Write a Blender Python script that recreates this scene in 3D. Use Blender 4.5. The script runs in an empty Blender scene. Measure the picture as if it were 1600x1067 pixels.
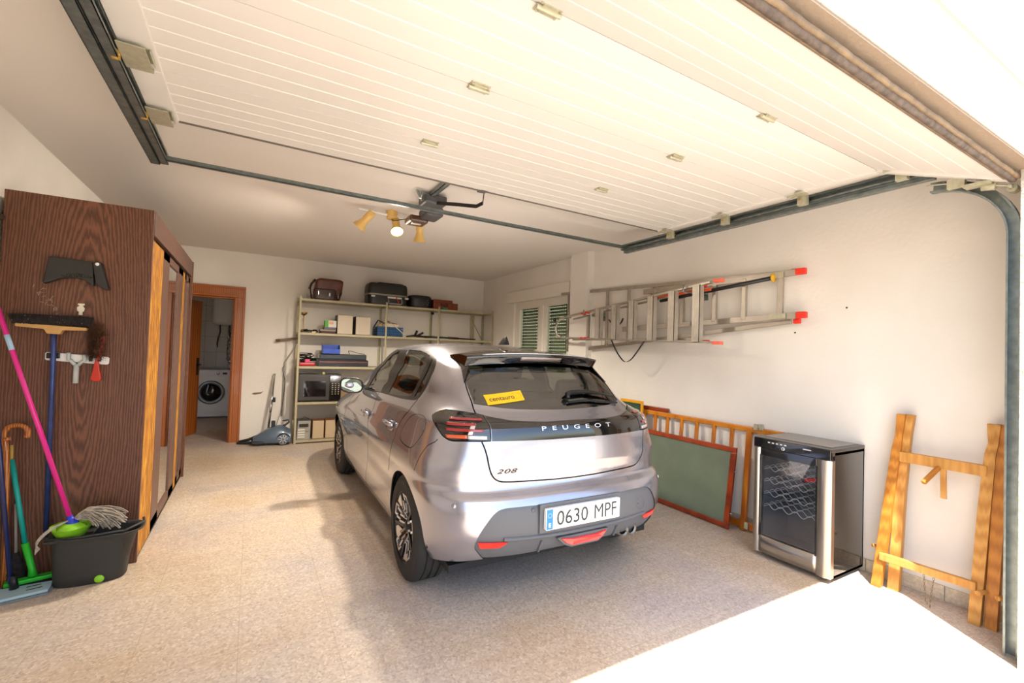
import bpy, bmesh, math, random
import numpy as np
from mathutils import Vector, Matrix, Euler, geometry
random.seed(7)
SC = bpy.context.scene
COL = SC.collection
# ------------------------------------------------------------ camera
CR = Vector((0.86644849, -0.49814233, 0.03348472)); CU = Vector((-0.04059008, -0.00343734, 0.99916997)); CF = Vector((0.49761376, 0.86708846, 0.02319792))
cam = bpy.data.cameras.new('camera'); cam.sensor_width = 36; cam.lens = 706.7846/1600*36; cam.clip_start = .02; cam.clip_end = 200
camo = bpy.data.objects.new('camera', cam); COL.objects.link(camo)
M = Matrix((CR, CU, -CF)).transposed().to_4x4(); M.translation = Vector((0, 0, 1.3963)); camo.matrix_world = M
SC.camera = camo
# ------------------------------------------------------------ sky, sun, exposure
w = bpy.data.worlds.new('world'); SC.world = w; w.use_nodes = True
nt = w.node_tree; nt.nodes.clear()
sky = nt.nodes.new('ShaderNodeTexSky'); sky.sky_type = 'NISHITA'; sky.sun_disc = False
sky.sun_elevation = math.radians(64); sky.sun_rotation = math.radians(213); sky.air_density = 1.0; sky.dust_density = 2.0; sky.ozone_density = 1.0
bg = nt.nodes.new('ShaderNodeBackground'); bg.inputs[1].default_value = .26
wo = nt.nodes.new('ShaderNodeOutputWorld')
nt.links.new(sky.outputs[0], bg.inputs[0]); nt.links.new(bg.outputs[0], wo.inputs[0])
sl = bpy.data.lights.new('sun', 'SUN'); sl.energy = 6.9; sl.angle = math.radians(.55); sl.color = (1, .95, .88)
so = bpy.data.objects.new('sun', sl); COL.objects.link(so); so.location = (-3, -5, 8)
so.rotation_euler = Vector((.64, 1, -2.62)).to_track_quat('-Z', 'Y').to_euler()
SC.view_settings.view_transform = 'Standard'; SC.view_settings.look = 'None'; SC.view_settings.gamma = 1
SC.view_settings.exposure = 1.27; SC.view_settings.use_curve_mapping = False
# ------------------------------------------------------------ materials
def rgb(h):
    h = h.lstrip('#'); c = [int(h[i:i+2], 16)/255 for i in (0, 2, 4)]
    return tuple(x/12.92 if x <= .04045 else ((x+.055)/1.055)**2.4 for x in c)+(1,)
def mat(name, col, rough=.5, metal=0, spec=.5, coat=0, bump=0, bscale=60, var=0, vscale=8, emit=None, es=0, ior=None):
    m = bpy.data.materials.new(name); m.use_nodes = True; t = m.node_tree; b = t.nodes['Principled BSDF']
    c = rgb(col) if isinstance(col, str) else col
    b.inputs['Base Color'].default_value = c; b.inputs['Roughness'].default_value = rough; b.inputs['Metallic'].default_value = metal
    b.inputs['Specular IOR Level'].default_value = spec; b.inputs['Coat Weight'].default_value = coat; b.inputs['Coat Roughness'].default_value = .03
    if emit: b.inputs['Emission Color'].default_value = rgb(emit); b.inputs['Emission Strength'].default_value = es
    if var or bump:
        tc = t.nodes.new('ShaderNodeTexCoord')
    if var:
        n = t.nodes.new('ShaderNodeTexNoise'); n.inputs['Scale'].default_value = vscale; n.inputs['Detail'].default_value = 6
        r = t.nodes.new('ShaderNodeValToRGB'); r.color_ramp.elements[0].position = .3; r.color_ramp.elements[1].position = .7
        r.color_ramp.elements[0].color = tuple(x*(1-var) for x in c[:3])+(1,); r.color_ramp.elements[1].color = tuple(min(1, x*(1+var*.6)) for x in c[:3])+(1,)
        t.links.new(tc.outputs['Object'], n.inputs['Vector']); t.links.new(n.outputs['Fac'], r.inputs[0]); t.links.new(r.outputs[0], b.inputs['Base Color'])
    if bump:
        n = t.nodes.new('ShaderNodeTexNoise'); n.inputs['Scale'].default_value = bscale; n.inputs['Detail'].default_value = 4
        u = t.nodes.new('ShaderNodeBump'); u.inputs['Strength'].default_value = bump; u.inputs['Distance'].default_value = .01
        t.links.new(tc.outputs['Object'], n.inputs['Vector']); t.links.new(n.outputs['Fac'], u.inputs['Height']); t.links.new(u.outputs[0], b.inputs['Normal'])
    return m
def glassmat(name, tint, refl=.08, tr=(1, 1, 1)):
    m = bpy.data.materials.new(name); m.use_nodes = True; t = m.node_tree; t.nodes.clear()
    o = t.nodes.new('ShaderNodeOutputMaterial'); mx = t.nodes.new('ShaderNodeMixShader'); g = t.nodes.new('ShaderNodeBsdfGlossy'); tp = t.nodes.new('ShaderNodeBsdfTransparent')
    tp.inputs[0].default_value = tint; g.inputs['Roughness'].default_value = .01; g.inputs[0].default_value = (*tr, 1)
    f = t.nodes.new('ShaderNodeFresnel'); f.inputs[0].default_value = 1.5; a = t.nodes.new('ShaderNodeMath'); a.operation = 'ADD'; a.use_clamp = True; a.inputs[1].default_value = refl
    ge = t.nodes.new('ShaderNodeNewGeometry'); iv = t.nodes.new('ShaderNodeMath'); iv.operation = 'SUBTRACT'; iv.inputs[0].default_value = 1; fm_ = t.nodes.new('ShaderNodeMath'); fm_.operation = 'MULTIPLY'
    t.links.new(ge.outputs['Backfacing'], iv.inputs[1]); t.links.new(f.outputs[0], a.inputs[0]); t.links.new(a.outputs[0], fm_.inputs[0]); t.links.new(iv.outputs[0], fm_.inputs[1]); t.links.new(fm_.outputs[0], mx.inputs[0]); t.links.new(tp.outputs[0], mx.inputs[1]); t.links.new(g.outputs[0], mx.inputs[2]); t.links.new(mx.outputs[0], o.inputs[0])
    return m
def wood(name, c1, c2, scale=(1, 1, 1), wscale=6, rough=.45, dist=4, bump=.15, axis='X', rot=(0, 0, 0), coat=0, rings=None):
    m = bpy.data.materials.new(name); m.use_nodes = True; t = m.node_tree; b = t.nodes['Principled BSDF']
    b.inputs['Roughness'].default_value = rough; b.inputs['Coat Weight'].default_value = coat
    tc = t.nodes.new('ShaderNodeTexCoord'); mp = t.nodes.new('ShaderNodeMapping'); mp.inputs['Scale'].default_value = scale; mp.inputs['Rotation'].default_value = rot
    wv = t.nodes.new('ShaderNodeTexWave'); wv.wave_type = 'BANDS'; wv.bands_direction = axis; wv.inputs['Scale'].default_value = wscale
    wv.inputs['Distortion'].default_value = dist; wv.inputs['Detail'].default_value = 4; wv.inputs['Detail Scale'].default_value = 1.5
    if rings: wv.wave_type = 'RINGS'; wv.rings_direction = 'Y'; mp.inputs['Location'].default_value = rings; wv.inputs['Detail Roughness'].default_value = .7
    r = t.nodes.new('ShaderNodeValToRGB'); r.color_ramp.elements[0].color = rgb(c1); r.color_ramp.elements[1].color = rgb(c2)
    n = t.nodes.new('ShaderNodeTexNoise'); n.inputs['Scale'].default_value = 3
    mx = t.nodes.new('ShaderNodeMixRGB'); mx.blend_type = 'MULTIPLY'; mx.inputs[0].default_value = .35
    t.links.new(tc.outputs['Object'], mp.inputs[0]); t.links.new(mp.outputs[0], wv.inputs[0]); t.links.new(wv.outputs['Fac'], r.inputs[0])
    t.links.new(mp.outputs[0], n.inputs[0]); t.links.new(r.outputs[0], mx.inputs[1]); t.links.new(n.outputs['Fac'], mx.inputs[2]); t.links.new(mx.outputs[0], b.inputs['Base Color'])
    if bump:
        u = t.nodes.new('ShaderNodeBump'); u.inputs['Strength'].default_value = bump; u.inputs['Distance'].default_value = .003
        t.links.new(wv.outputs['Fac'], u.inputs['Height']); t.links.new(u.outputs[0], b.inputs['Normal'])
    return m
# ------------------------------------------------------------ mesh helpers
LOC = {}
class MB:
    def __init__(s): s.v = []; s.f = []; s.sm = []
    def add(s, vs, fs, smooth=False):
        o = len(s.v); s.v += [Vector(x) for x in vs]; s.f += [tuple(i+o for i in f) for f in fs]; s.sm += [smooth]*len(fs); return s
    def box(s, a, b, mtx=None):
        x0, y0, z0 = [min(p, q) for p, q in zip(a, b)]; x1, y1, z1 = [max(p, q) for p, q in zip(a, b)]
        vs = [Vector(p) for p in ((x0, y0, z0), (x1, y0, z0), (x1, y1, z0), (x0, y1, z0), (x0, y0, z1), (x1, y0, z1), (x1, y1, z1), (x0, y1, z1))]
        if mtx is not None: vs = [mtx @ v for v in vs]
        return s.add(vs, [(3, 2, 1, 0), (4, 5, 6, 7), (0, 1, 5, 4), (1, 2, 6, 5), (2, 3, 7, 6), (3, 0, 4, 7)])
    def bar(s, p, q, w, h, up=(0, 0, 1)):
        """rectangular bar from p to q, width w (sideways), height h (along up)"""
        p = Vector(p); q = Vector(q); d = (q-p).normalized(); up = Vector(up); sd = d.cross(up)
        if sd.length < 1e-4: sd = d.cross(Vector((1, 0, 0)))
        sd.normalize(); u = sd.cross(d)
        vs = []
        for c in (p, q):
            vs += [c-sd*w/2-u*h/2, c+sd*w/2-u*h/2, c+sd*w/2+u*h/2, c-sd*w/2+u*h/2]
        return s.add(vs, [(0, 1, 2, 3), (7, 6, 5, 4), (0, 4, 5, 1), (1, 5, 6, 2), (2, 6, 7, 3), (3, 7, 4, 0)])
    def tube(s, pts, r, n=10, caps=True, closed=False):
        pts = [Vector(p) for p in pts]; rs = r if isinstance(r, (list, tuple)) else [r]*len(pts)
        t0 = (pts[1]-pts[0]).normalized(); nn = t0.cross(Vector((0, 0, 1)))
        if nn.length < 1e-3: nn = t0.cross(Vector((1, 0, 0)))
        nn.normalize(); vs = []
        for i, p in enumerate(pts):
            if closed: t = pts[(i+1) % len(pts)]-pts[i-1]
            else: t = pts[min(i+1, len(pts)-1)]-pts[max(i-1, 0)]
            t.normalize(); nn = (nn-t*nn.dot(t)).normalized(); bb = t.cross(nn)
            for k in range(n):
                a = 2*math.pi*k/n; vs.append(p+(nn*math.cos(a)+bb*math.sin(a))*rs[i])
        fs = []; m = len(pts)
        for i in range(m if closed else m-1):
            j = (i+1) % m
            for k in range(n): fs.append((i*n+k, i*n+(k+1) % n, j*n+(k+1) % n, j*n+k))
        s.add(vs, fs, True)
        if caps and not closed:
            o = len(s.v)-len(vs); s.f += [tuple(o+k for k in reversed(range(n))), tuple(o+(m-1)*n+k for k in range(n))]; s.sm += [False, False]
        return s
    def lathe(s, prof, c=(0, 0, 0), axis='z', n=24, mtx=None, smooth=True, ang=2*math.pi):
        vs = []; full = abs(ang-2*math.pi) < 1e-6; cnt = n if full else n+1
        for r, h in prof:
            for k in range(cnt):
                a = ang*k/n; x, y = r*math.cos(a), r*math.sin(a)
                p = Vector((x, y, h)) if axis == 'z' else Vector((h, x, y)) if axis == 'x' else Vector((y, h, x))
                if mtx is not None: p = mtx @ p
                vs.append(p+Vector(c))
        fs = []
        for i in range(len(prof)-1):
            for k in range(n):
                k2 = (k+1) % cnt; fs.append((i*cnt+k, i*cnt+k2, (i+1)*cnt+k2, (i+1)*cnt+k))
        return s.add(vs, fs, smooth)
    def prism(s, poly, d0, d1, f):
        """poly 2d list; f(x,y,d)->3d"""
        n = len(poly); vs = [f(x, y, d0) for x, y in poly]+[f(x, y, d1) for x, y in poly]
        fs = [tuple(range(n)), tuple(reversed(range(n, 2*n)))]+[(i, (i+1) % n, n+(i+1) % n, n+i) for i in range(n)]
        return s.add(vs, fs)
    def sphere(s, c, r, n=16, m=10, sc=(1, 1, 1)):
        vs = []; fs = []
        for i in range(m+1):
            t = math.pi*i/m
            for k in range(n):
                a = 2*math.pi*k/n; vs.append((c[0]+r*sc[0]*math.sin(t)*math.cos(a), c[1]+r*sc[1]*math.sin(t)*math.sin(a), c[2]+r*sc[2]*math.cos(t)))
        for i in range(m):
            for k in range(n): fs.append((i*n+k, (i+1)*n+k, (i+1)*n+(k+1) % n, i*n+(k+1) % n))
        return s.add(vs, fs, True)
    def grid(s, P, smooth=True):
        nr = len(P); nc = len(P[0]); vs = [p for row in P for p in row]
        return s.add(vs, [(i*nc+j, i*nc+j+1, (i+1)*nc+j+1, (i+1)*nc+j) for i in range(nr-1) for j in range(nc-1)], smooth)
    def build(s, name, m, parent=None, bevel=0, solid=0, label=None, world=True, sub=0, segs=2):
        me = bpy.data.meshes.new(name); off = Vector((0, 0, 0))
        if parent is not None and world:
            p = parent
            while p is not None: off += LOC.get(p.name, Vector((0, 0, 0))); p = p.parent
        me.from_pydata([tuple(v-off) for v in s.v], [], s.f)
        for p, q in zip(me.polygons, s.sm): p.use_smooth = q
        bm = bmesh.new(); bm.from_mesh(me); bmesh.ops.recalc_face_normals(bm, faces=bm.faces); bm.to_mesh(me); bm.free()
        if m: me.materials.append(m)
        o = bpy.data.objects.new(name, me); COL.objects.link(o)
        if parent is not None: o.parent = parent
        if bevel:
            b = o.modifiers.new('b', 'BEVEL'); b.width = bevel; b.segments = segs; b.limit_method = 'ANGLE'; b.angle_limit = .6
        if solid:
            b = o.modifiers.new('s', 'SOLIDIFY'); b.thickness = solid; b.offset = 0
        if sub:
            b = o.modifiers.new('u', 'SUBSURF'); b.levels = sub; b.render_levels = sub
        if label: o['label'] = label
        return o
def thing(name, label, cat, loc=(0, 0, 0), group=None, rot=None):
    o = bpy.data.objects.new(name, None); COL.objects.link(o); o.location = loc; o['label'] = label; o['category'] = cat
    o.empty_display_size = .1
    LOC[o.name] = Vector(loc)
    if rot: o.rotation_euler = rot
    if group: o['group'] = group
    return o
def tag(o, label, cat, group=None):
    o['label'] = label; o['category'] = cat
    if group: o['group'] = group
    return o
def struct(o): o['kind'] = 'structure'; return o
def box(a, b): return MB().box(a, b)
def textmesh(body, size=1, space=1.0, bold=0, shear=0, res=3):
    cu = bpy.data.curves.new('txt', 'FONT'); cu.body = body; cu.size = size; cu.space_character = space; cu.offset = bold; cu.shear = shear; cu.resolution_u = res
    o = bpy.data.objects.new('txt', cu); COL.objects.link(o); bpy.context.view_layer.update()
    me = bpy.data.meshes.new_from_object(o); vs = [v.co.copy() for v in me.vertices]; fs = [tuple(p.vertices) for p in me.polygons]
    bpy.data.objects.remove(o); bpy.data.meshes.remove(me); bpy.data.curves.remove(cu)
    xs = [v.x for v in vs]; ys = [v.y for v in vs]
    return [((v.x-min(xs))/(max(xs)-min(xs)), (v.y-min(ys))/(max(ys)-min(ys))) for v in vs], fs
def textput(name, body, f, m, parent, thick=.001, **k):
    """f(x,y,d): unit square -> 3d"""
    vs, fs = textmesh(body, **k); n = len(vs)
    return MB().add([f(x, y, thick) for x, y in vs], fs).build(name, m, parent, world=False)
# ------------------------------------------------------------ shared materials
def floormat():
    m = mat('terrazzo', '#b9aa9b', .42, spec=.4); t = m.node_tree; b = t.nodes['Principled BSDF']; L = t.links; N = t.nodes.new
    tc = N('ShaderNodeTexCoord')
    def noise(s, d=5, sc=(1, 1, 1)):
        mp = N('ShaderNodeMapping'); mp.inputs['Scale'].default_value = sc; n = N('ShaderNodeTexNoise'); n.inputs['Scale'].default_value = s; n.inputs['Detail'].default_value = d
        L.new(tc.outputs['Object'], mp.inputs[0]); L.new(mp.outputs[0], n.inputs['Vector']); return n
    def ramp(src, stops):
        r = N('ShaderNodeValToRGB'); e = r.color_ramp.elements
        while len(e) < len(stops): e.new(.5)
        for k, (p, c) in enumerate(stops): e[k].position = p; e[k].color = rgb(c)
        L.new(src, r.inputs[0]); return r
    def mix(a, bb, f, mode='MIX', fac=None):
        x = N('ShaderNodeMixRGB'); x.blend_type = mode; L.new(a, x.inputs[1]); L.new(bb, x.inputs[2])
        if fac is not None: x.inputs[0].default_value = fac
        else: L.new(f, x.inputs[0])
        return x
    speck = N('ShaderNodeTexVoronoi'); speck.inputs['Scale'].default_value = 95; L.new(tc.outputs['Object'], speck.inputs['Vector'])
    sp = ramp(speck.outputs['Color'], [(.0, '#bdb2a6'), (.35, '#d6ccc0'), (.7, '#e2d9ce'), (1, '#f4efe6')])
    big = ramp(noise(.9, 3, (1, 1, 1)).outputs['Fac'], [(.35, '#d6c0a2'), (.5, '#dccfc0'), (.66, '#c4bec2')])
    base = mix(sp.outputs[0], big.outputs[0], None, 'MULTIPLY', .80)
    # grey stains left by tyres, brushed along the drive-in direction
    st = noise(2.2, 6, (1, .55, 1)); sm_ = noise(14, 6, (1, 1, 1))
    sf = mix(st.outputs['Fac'], sm_.outputs['Fac'], None, 'MIX', .35)
    sr = ramp(sf.outputs[0], [(.46, '#000000'), (.66, '#ffffff')])
    geo = N('ShaderNodeSeparateXYZ'); L.new(tc.outputs['Object'], geo.inputs[0])
    def band(out, c, wd):
        a = N('ShaderNodeMath'); a.operation = 'SUBTRACT'; a.inputs[1].default_value = c; L.new(out, a.inputs[0])
        d = N('ShaderNodeMath'); d.operation = 'ABSOLUTE'; L.new(a.outputs[0], d.inputs[0])
        g = N('ShaderNodeMapRange'); g.inputs[1].default_value = wd*.4; g.inputs[2].default_value = wd; g.inputs[3].default_value = 1; g.inputs[4].default_value = 0; L.new(d.outputs[0], g.inputs[0]); return g
    bx = band(geo.outputs['X'], .55, .55); by = band(geo.outputs['Y'], 3.4, 2.4)
    m1 = N('ShaderNodeMath'); m1.operation = 'MULTIPLY'; L.new(bx.outputs[0], m1.inputs[0]); L.new(by.outputs[0], m1.inputs[1])
    m2 = N('ShaderNodeMath'); m2.operation = 'MULTIPLY'; L.new(m1.outputs[0], m2.inputs[0]); L.new(sr.outputs[0], m2.inputs[1])
    m3 = N('ShaderNodeMath'); m3.operation = 'MULTIPLY'; m3.inputs[1].default_value = .40; L.new(m2.outputs[0], m3.inputs[0])
    dark = N('ShaderNodeRGB'); dark.outputs[0].default_value = rgb('#96919a')
    c2 = mix(base.outputs[0], dark.outputs[0], m3.outputs[0])
    # scratched light dust
    dn = ramp(noise(5, 9, (.35, 3, 1)).outputs['Fac'], [(.52, '#000000'), (.75, '#777777')])
    lt = N('ShaderNodeRGB'); lt.outputs[0].default_value = rgb('#e6dccb')
    c3 = mix(c2.outputs[0], lt.outputs[0], dn.outputs[0])
    br = N('ShaderNodeTexBrick'); br.offset = 0; br.inputs['Scale'].default_value = 1; br.inputs['Brick Width'].default_value = .4; br.inputs['Row Height'].default_value = .4
    br.inputs['Mortar Size'].default_value = .0022; br.inputs['Mortar Smooth'].default_value = .3; L.new(tc.outputs['Object'], br.inputs['Vector'])
    seam = N('ShaderNodeRGB'); seam.outputs[0].default_value = rgb('#a58f74')
    bf = N('ShaderNodeMath'); bf.operation = 'MULTIPLY'; bf.inputs[1].default_value = .55; L.new(br.outputs['Fac'], bf.inputs[0])
    c4 = mix(c3.outputs[0], seam.outputs[0], bf.outputs[0])
    L.new(c4.outputs[0], b.inputs['Base Color'])
    rr = N('ShaderNodeMapRange'); rr.inputs[3].default_value = .3; rr.inputs[4].default_value = .62; L.new(st.outputs['Fac'], rr.inputs[0]); L.new(rr.outputs[0], b.inputs['Roughness'])
    return m
def wallmat():
    m = mat('wall_plaster', '#dcd3c8', .9, spec=.2); t = m.node_tree; b = t.nodes['Principled BSDF']; L = t.links; N = t.nodes.new
    tc = N('ShaderNodeTexCoord'); n = N('ShaderNodeTexNoise'); n.inputs['Scale'].default_value = 1.3; n.inputs['Detail'].default_value = 6; L.new(tc.outputs['Object'], n.inputs['Vector'])
    r = N('ShaderNodeValToRGB'); r.color_ramp.elements[0].position = .35; r.color_ramp.elements[0].color = rgb('#e2dbd1'); r.color_ramp.elements[1].position = .65; r.color_ramp.elements[1].color = rgb('#ebe5dc')
    L.new(n.outputs['Fac'], r.inputs[0]); L.new(r.outputs[0], b.inputs['Base Color'])
    n2 = N('ShaderNodeTexNoise'); n2.inputs['Scale'].default_value = 35; n2.inputs['Detail'].default_value = 5; L.new(tc.outputs['Object'], n2.inputs['Vector'])
    u = N('ShaderNodeBump'); u.inputs['Strength'].default_value = .18; u.inputs['Distance'].default_value = .01; L.new(n2.outputs['Fac'], u.inputs['Height']); L.new(u.outputs[0], b.inputs['Normal'])
    return m
FLOOR = floormat(); WALL = wallmat()
CEIL = mat('ceiling_paint', '#e6dfd6', .95, spec=.1, bump=.12, bscale=25)
STUCCO = mat('facade_stucco', '#c2b7a5', .95, spec=.1, bump=1.0, bscale=45)
GROUND = mat('driveway_concrete', '#c9c0b2', .9, var=.15, vscale=2, bump=.3)
SKIRT = mat('skirting_stone', '#cfc0a8', .5, var=.22, vscale=60)
OAKFRAME = wood('door_wood', '#9a4f14', '#c06a20', (1, 1, .12), 14, .35, 3, .08, coat=.2)
WHITE = mat('white_paint', '#ece8e2', .4)
WPLAST = mat('white_plastic', '#e8e6e2', .35)
BLACK = mat('black_plastic', '#171717', .4); RUBBER = mat('rubber', '#151515', .75, bump=.2)
CHROME = mat('chrome', '#d8d8d8', .12, 1); STEEL = mat('galvanised_steel', '#8f9896', .42, .85, var=.25, vscale=25)
STEEL2 = mat('zinc_plate', '#b9b59c', .4, .35, var=.15, vscale=40)
ALU = mat('aluminium', '#bdb5a9', .38, .85, var=.12, vscale=12)
DOORWHITE = mat('door_panel_white', '#dfdad3', .45)
# ------------------------------------------------------------ room shell
XL, XR, YB, ZC, YF = -1.27, 3.65, 7.47, 2.68, .60
struct(box((XL-.15, YF, -.12), (XR+.15, YB+.15, 0)).build('floor', FLOOR))
struct(box((-9, -9, -.12), (13, YF, -.001)).box((XR+.26, YF, -.12), (13, 14, -.001)).build('ground', GROUND))
struct(box((XL-.15, YF, ZC), (XR+.15, YB+.15, ZC+.15)).build('ceiling', CEIL))
struct(box((XL-.15, YF, 0), (XL, YB+.15, ZC)).build('wall_left', WALL))
DX0, DX1, DZ = -1.06, -.235, 2.03
wb = MB().box((XL, YB, 0), (DX0, YB+.14, ZC)).box((DX0, YB, DZ), (DX1, YB+.14, ZC)).box((DX1, YB, 0), (XR, YB+.14, ZC))
struct(wb.build('wall_back', WALL))
WY0, WY1, WZ0, WZ1 = 4.82, 6.33, 1.05, 2.19
wr = MB().box((XR, YF, 0), (XR+.25, WY0, ZC)).box((XR, WY1, 0), (XR+.25, YB, ZC)).box((XR, WY0, 0), (XR+.25, WY1, WZ0)).box((XR, WY0, WZ1), (XR+.25, WY1, ZC))
struct(wr.build('wall_right', WALL))
struct(box((3.555, 4.37, 0), (XR+.01, 4.72, ZC)).build('trim_pilaster', WALL))
# facade around the opening: jambs and a slightly skewed lintel
struct(box((3.15, .50, 0), (4.6, .66, 2.36)).build('wall_front_right', STUCCO))
struct(box((-3.5, .50, 0), (-.42, .66, 2.36)).build('wall_front_left', STUCCO))
lt = MB(); sk = -.012
vs = []
for x in (-3.5, 4.6):
    yo = .632+sk*(x-1.5)
    vs += [(x, yo, 2.36), (x, yo+.085, 2.36), (x, yo+.085, 4.2), (x, yo, 4.2)]
lt.add(vs, [(0, 1, 2, 3), (7, 6, 5, 4), (0, 4, 5, 1), (1, 5, 6, 2), (2, 6, 7, 3), (3, 7, 4, 0)])
struct(lt.build('wall_front', STUCCO))
lt = MB(); vs = []
for x in (-.42, 3.15):
    yo = .632+sk*(x-1.5); vs += [(x, yo+.003, 2.350), (x, yo+.085, 2.350), (x, yo+.085, 2.3598), (x, yo+.003, 2.3598)]
lt.add(vs, [(0, 1, 2, 3), (7, 6, 5, 4), (0, 4, 5, 1), (1, 5, 6, 2), (2, 6, 7, 3), (3, 7, 4, 0)])
struct(lt.build('trim_soffit_shade', mat('soffit_shade_tone', '#8c7a68', .95, bump=.4)))  # strip under the lintel, its shade put into the darker colour
struct(box((9.0, -2, 0), (9.2, 16, 6)).build('wall_added_backdrop', STUCCO))  # unseen wall added as a sunlit backdrop for the shutter holes
sk = MB()
y = YF+.06
while y < 4.3:
    sk.box((XR-.012, y+.001, 0), (XR, min(y+.398, 4.3), .085)); y += .4
struct(sk.build('baseboard_right', SKIRT, bevel=.002))
struct(box((DX1+.14, YB-.01, 0), (XR, YB, .07)).build('baseboard_back', WALL))
# small wall marks: a chip on the back wall and two screw holes
struct(MB().prism([(.02, .672), (.05, .69), (.13, .695), (.17, .71), (.14, .675), (.06, .66)], YB-.002, YB+.01, lambda x, y, d: (x, d, y)).build('trim_chip', mat('bare_plaster', '#7d6a58', .95)))
mk = MB()
for (yy, zz) in ((1.60, 1.79), (1.95, 1.62)): mk.lathe([(0, -.001), (.006, -.001), (.006, .004)], (XR-.003, yy, zz), 'x', 10)
struct(mk.build('trim_plugs', BLACK))
# cable conduit on the left wall
struct(MB().tube([(XL+.02, .9, 1.93), (XL+.02, 5.5, 2.145)], .016, 8).build('trim_conduit', mat('conduit_brown', '#4a4238', .6)))
# ------------------------------------------------------------ doorway and laundry room
fr = MB(); 
for (x0, x1) in ((DX0-.13, DX0), (DX1, DX1+.13)):
    fr.box((x0, YB-.025, 0), (x1, YB, DZ)); xi = (x1-.035, x1) if x0 < -1 else (x0, x0+.035)
    fr.box((xi[0], YB-.04, 0), (xi[1], YB-.026, DZ)); xo = (x0, x0+.03) if x0 < -1 else (x1-.03, x1)
    fr.box((xo[0], YB-.035, 0), (xo[1], YB-.026, DZ+.119)); 
fr.box((DX0-.13, YB-.025, DZ), (DX1+.13, YB, DZ+.14)).box((DX0-.132, YB-.037, DZ+.12), (DX1+.132, YB-.0262, DZ+.155)).box((DX0-.034, YB-.042, DZ+.001), (DX1+.034, YB-.0262, DZ+.036))
fr.box((DX0, YB+.001, 0), (DX0+.02, YB+.14, DZ-.021)).box((DX1-.02, YB+.001, 0), (DX1, YB+.14, DZ-.021)).box((DX0, YB+.001, DZ-.02), (DX1, YB+.14, DZ-.001))
struct(fr.build('door_1', OAKFRAME, bevel=.004))
hx, hy = DX0+.04, YB+.15
ang = math.radians(66); L_ = .80
dl = Vector((math.cos(ang), math.sin(ang), 0))
lf = MB().bar((hx, hy, 1.01), (hx+dl.x*L_, hy+dl.y*L_, 1.01), .035, 2.0)
leaf = struct(lf.build('door_2', OAKFRAME, bevel=.003))
hd = MB()
hp = Vector((hx, hy, 1.02))+dl*.74; nrm = Vector((dl.y, -dl.x, 0))
hd.bar(hp+nrm*.02+Vector((0, 0, -.13)), hp+nrm*.02+Vector((0, 0, .13)), .045, .012, up=nrm).tube([hp+nrm*.02+Vector((0, 0, .03)), hp+nrm*.065+Vector((0, 0, .03)), hp+nrm*.07-dl*.11+Vector((0, 0, .03))], .009, 8)
hd.build('door_handle', mat('dark_bronze', '#33291f', .35, .7), leaf)
TILE = mat('laundry_tile', '#c9c6c0', .25); t = TILE.node_tree
tc = t.nodes.new('ShaderNodeTexCoord'); mp = t.nodes.new('ShaderNodeMapping'); mp.inputs['Rotation'].default_value = (math.radians(90), 0, 0); br = t.nodes.new('ShaderNodeTexBrick'); br.offset = 0
br.inputs['Scale'].default_value = 1; br.inputs['Brick Width'].default_value = .2; br.inputs['Row Height'].default_value = .3; br.inputs['Mortar Size'].default_value = .003
br.inputs['Color1'].default_value = rgb('#cfccc6'); br.inputs['Color2'].default_value = rgb('#c5c2bb'); br.inputs['Mortar'].default_value = rgb('#8f8a83')
t.links.new(tc.outputs['Object'], mp.inputs[0]); t.links.new(mp.outputs[0], br.inputs[0]); t.links.new(br.outputs[0], t.nodes['Principled BSDF'].inputs['Base Color'])
LY = 10.60
struct(box((-1.6, YB+.14, -.12), (.35, LY, 0)).build('floor_laundry', FLOOR))
struct(box((-1.6, LY, 0), (.35, LY+.1, 2.5)).build('wall_laundry_back', TILE))
struct(box((.25, YB+.14, 0), (.35, LY, 2.5)).build('wall_laundry_right', WALL))
struct(box((-1.7, YB+.14, 0), (-1.6, LY, 2.5)).build('wall_laundry_left', WALL))
struct(box((-1.7, YB+.14, 2.5), (.35, LY, 2.6)).build('ceiling_laundry', CEIL))
# washing machine
wm = thing('washing_machine', 'white front-loading washing machine seen through the doorway', 'washing machine', (-.60, 10.25, 0))
box((-.88, 9.98, .02), (-.33, 10.55, .885)).build('body', WHITE, wm, bevel=.012)
box((-.875, 9.965, .76), (-.335, 9.985, .875)).build('control_panel', WPLAST, wm, bevel=.004)
box((-.875, 9.97, .03), (-.335, 9.985, .12)).build('plinth', WPLAST, wm, bevel=.003)
f0 = lambda p, c: MB().lathe(p, c, 'y', 40)
dr = f0([(.215, 0), (.215, -.03), (.20, -.045), (.165, -.045), (.155, -.02)], (-.62, 9.98, .47)).build('door', mat('washer_ring', '#8c8f93', .3, .6), wm)
f0([(.0, -.055), (.06, -.052), (.12, -.04), (.158, -.022)], (-.62, 9.98, .47)).build('door_glass', mat('dark_glass', '#101215', .08), dr)
f0([(0, -.02), (.022, -.02), (.028, 0)], (-.52, 9.965, .82)).build('knob', CHROME, wm)
box((-.86, 9.96, .79), (-.70, 9.967, .855)).build('detergent_drawer', WPLAST, wm, bevel=.003)
box((-.45, 9.96, .80), (-.38, 9.967, .835)).build('display', BLACK, wm)
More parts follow.
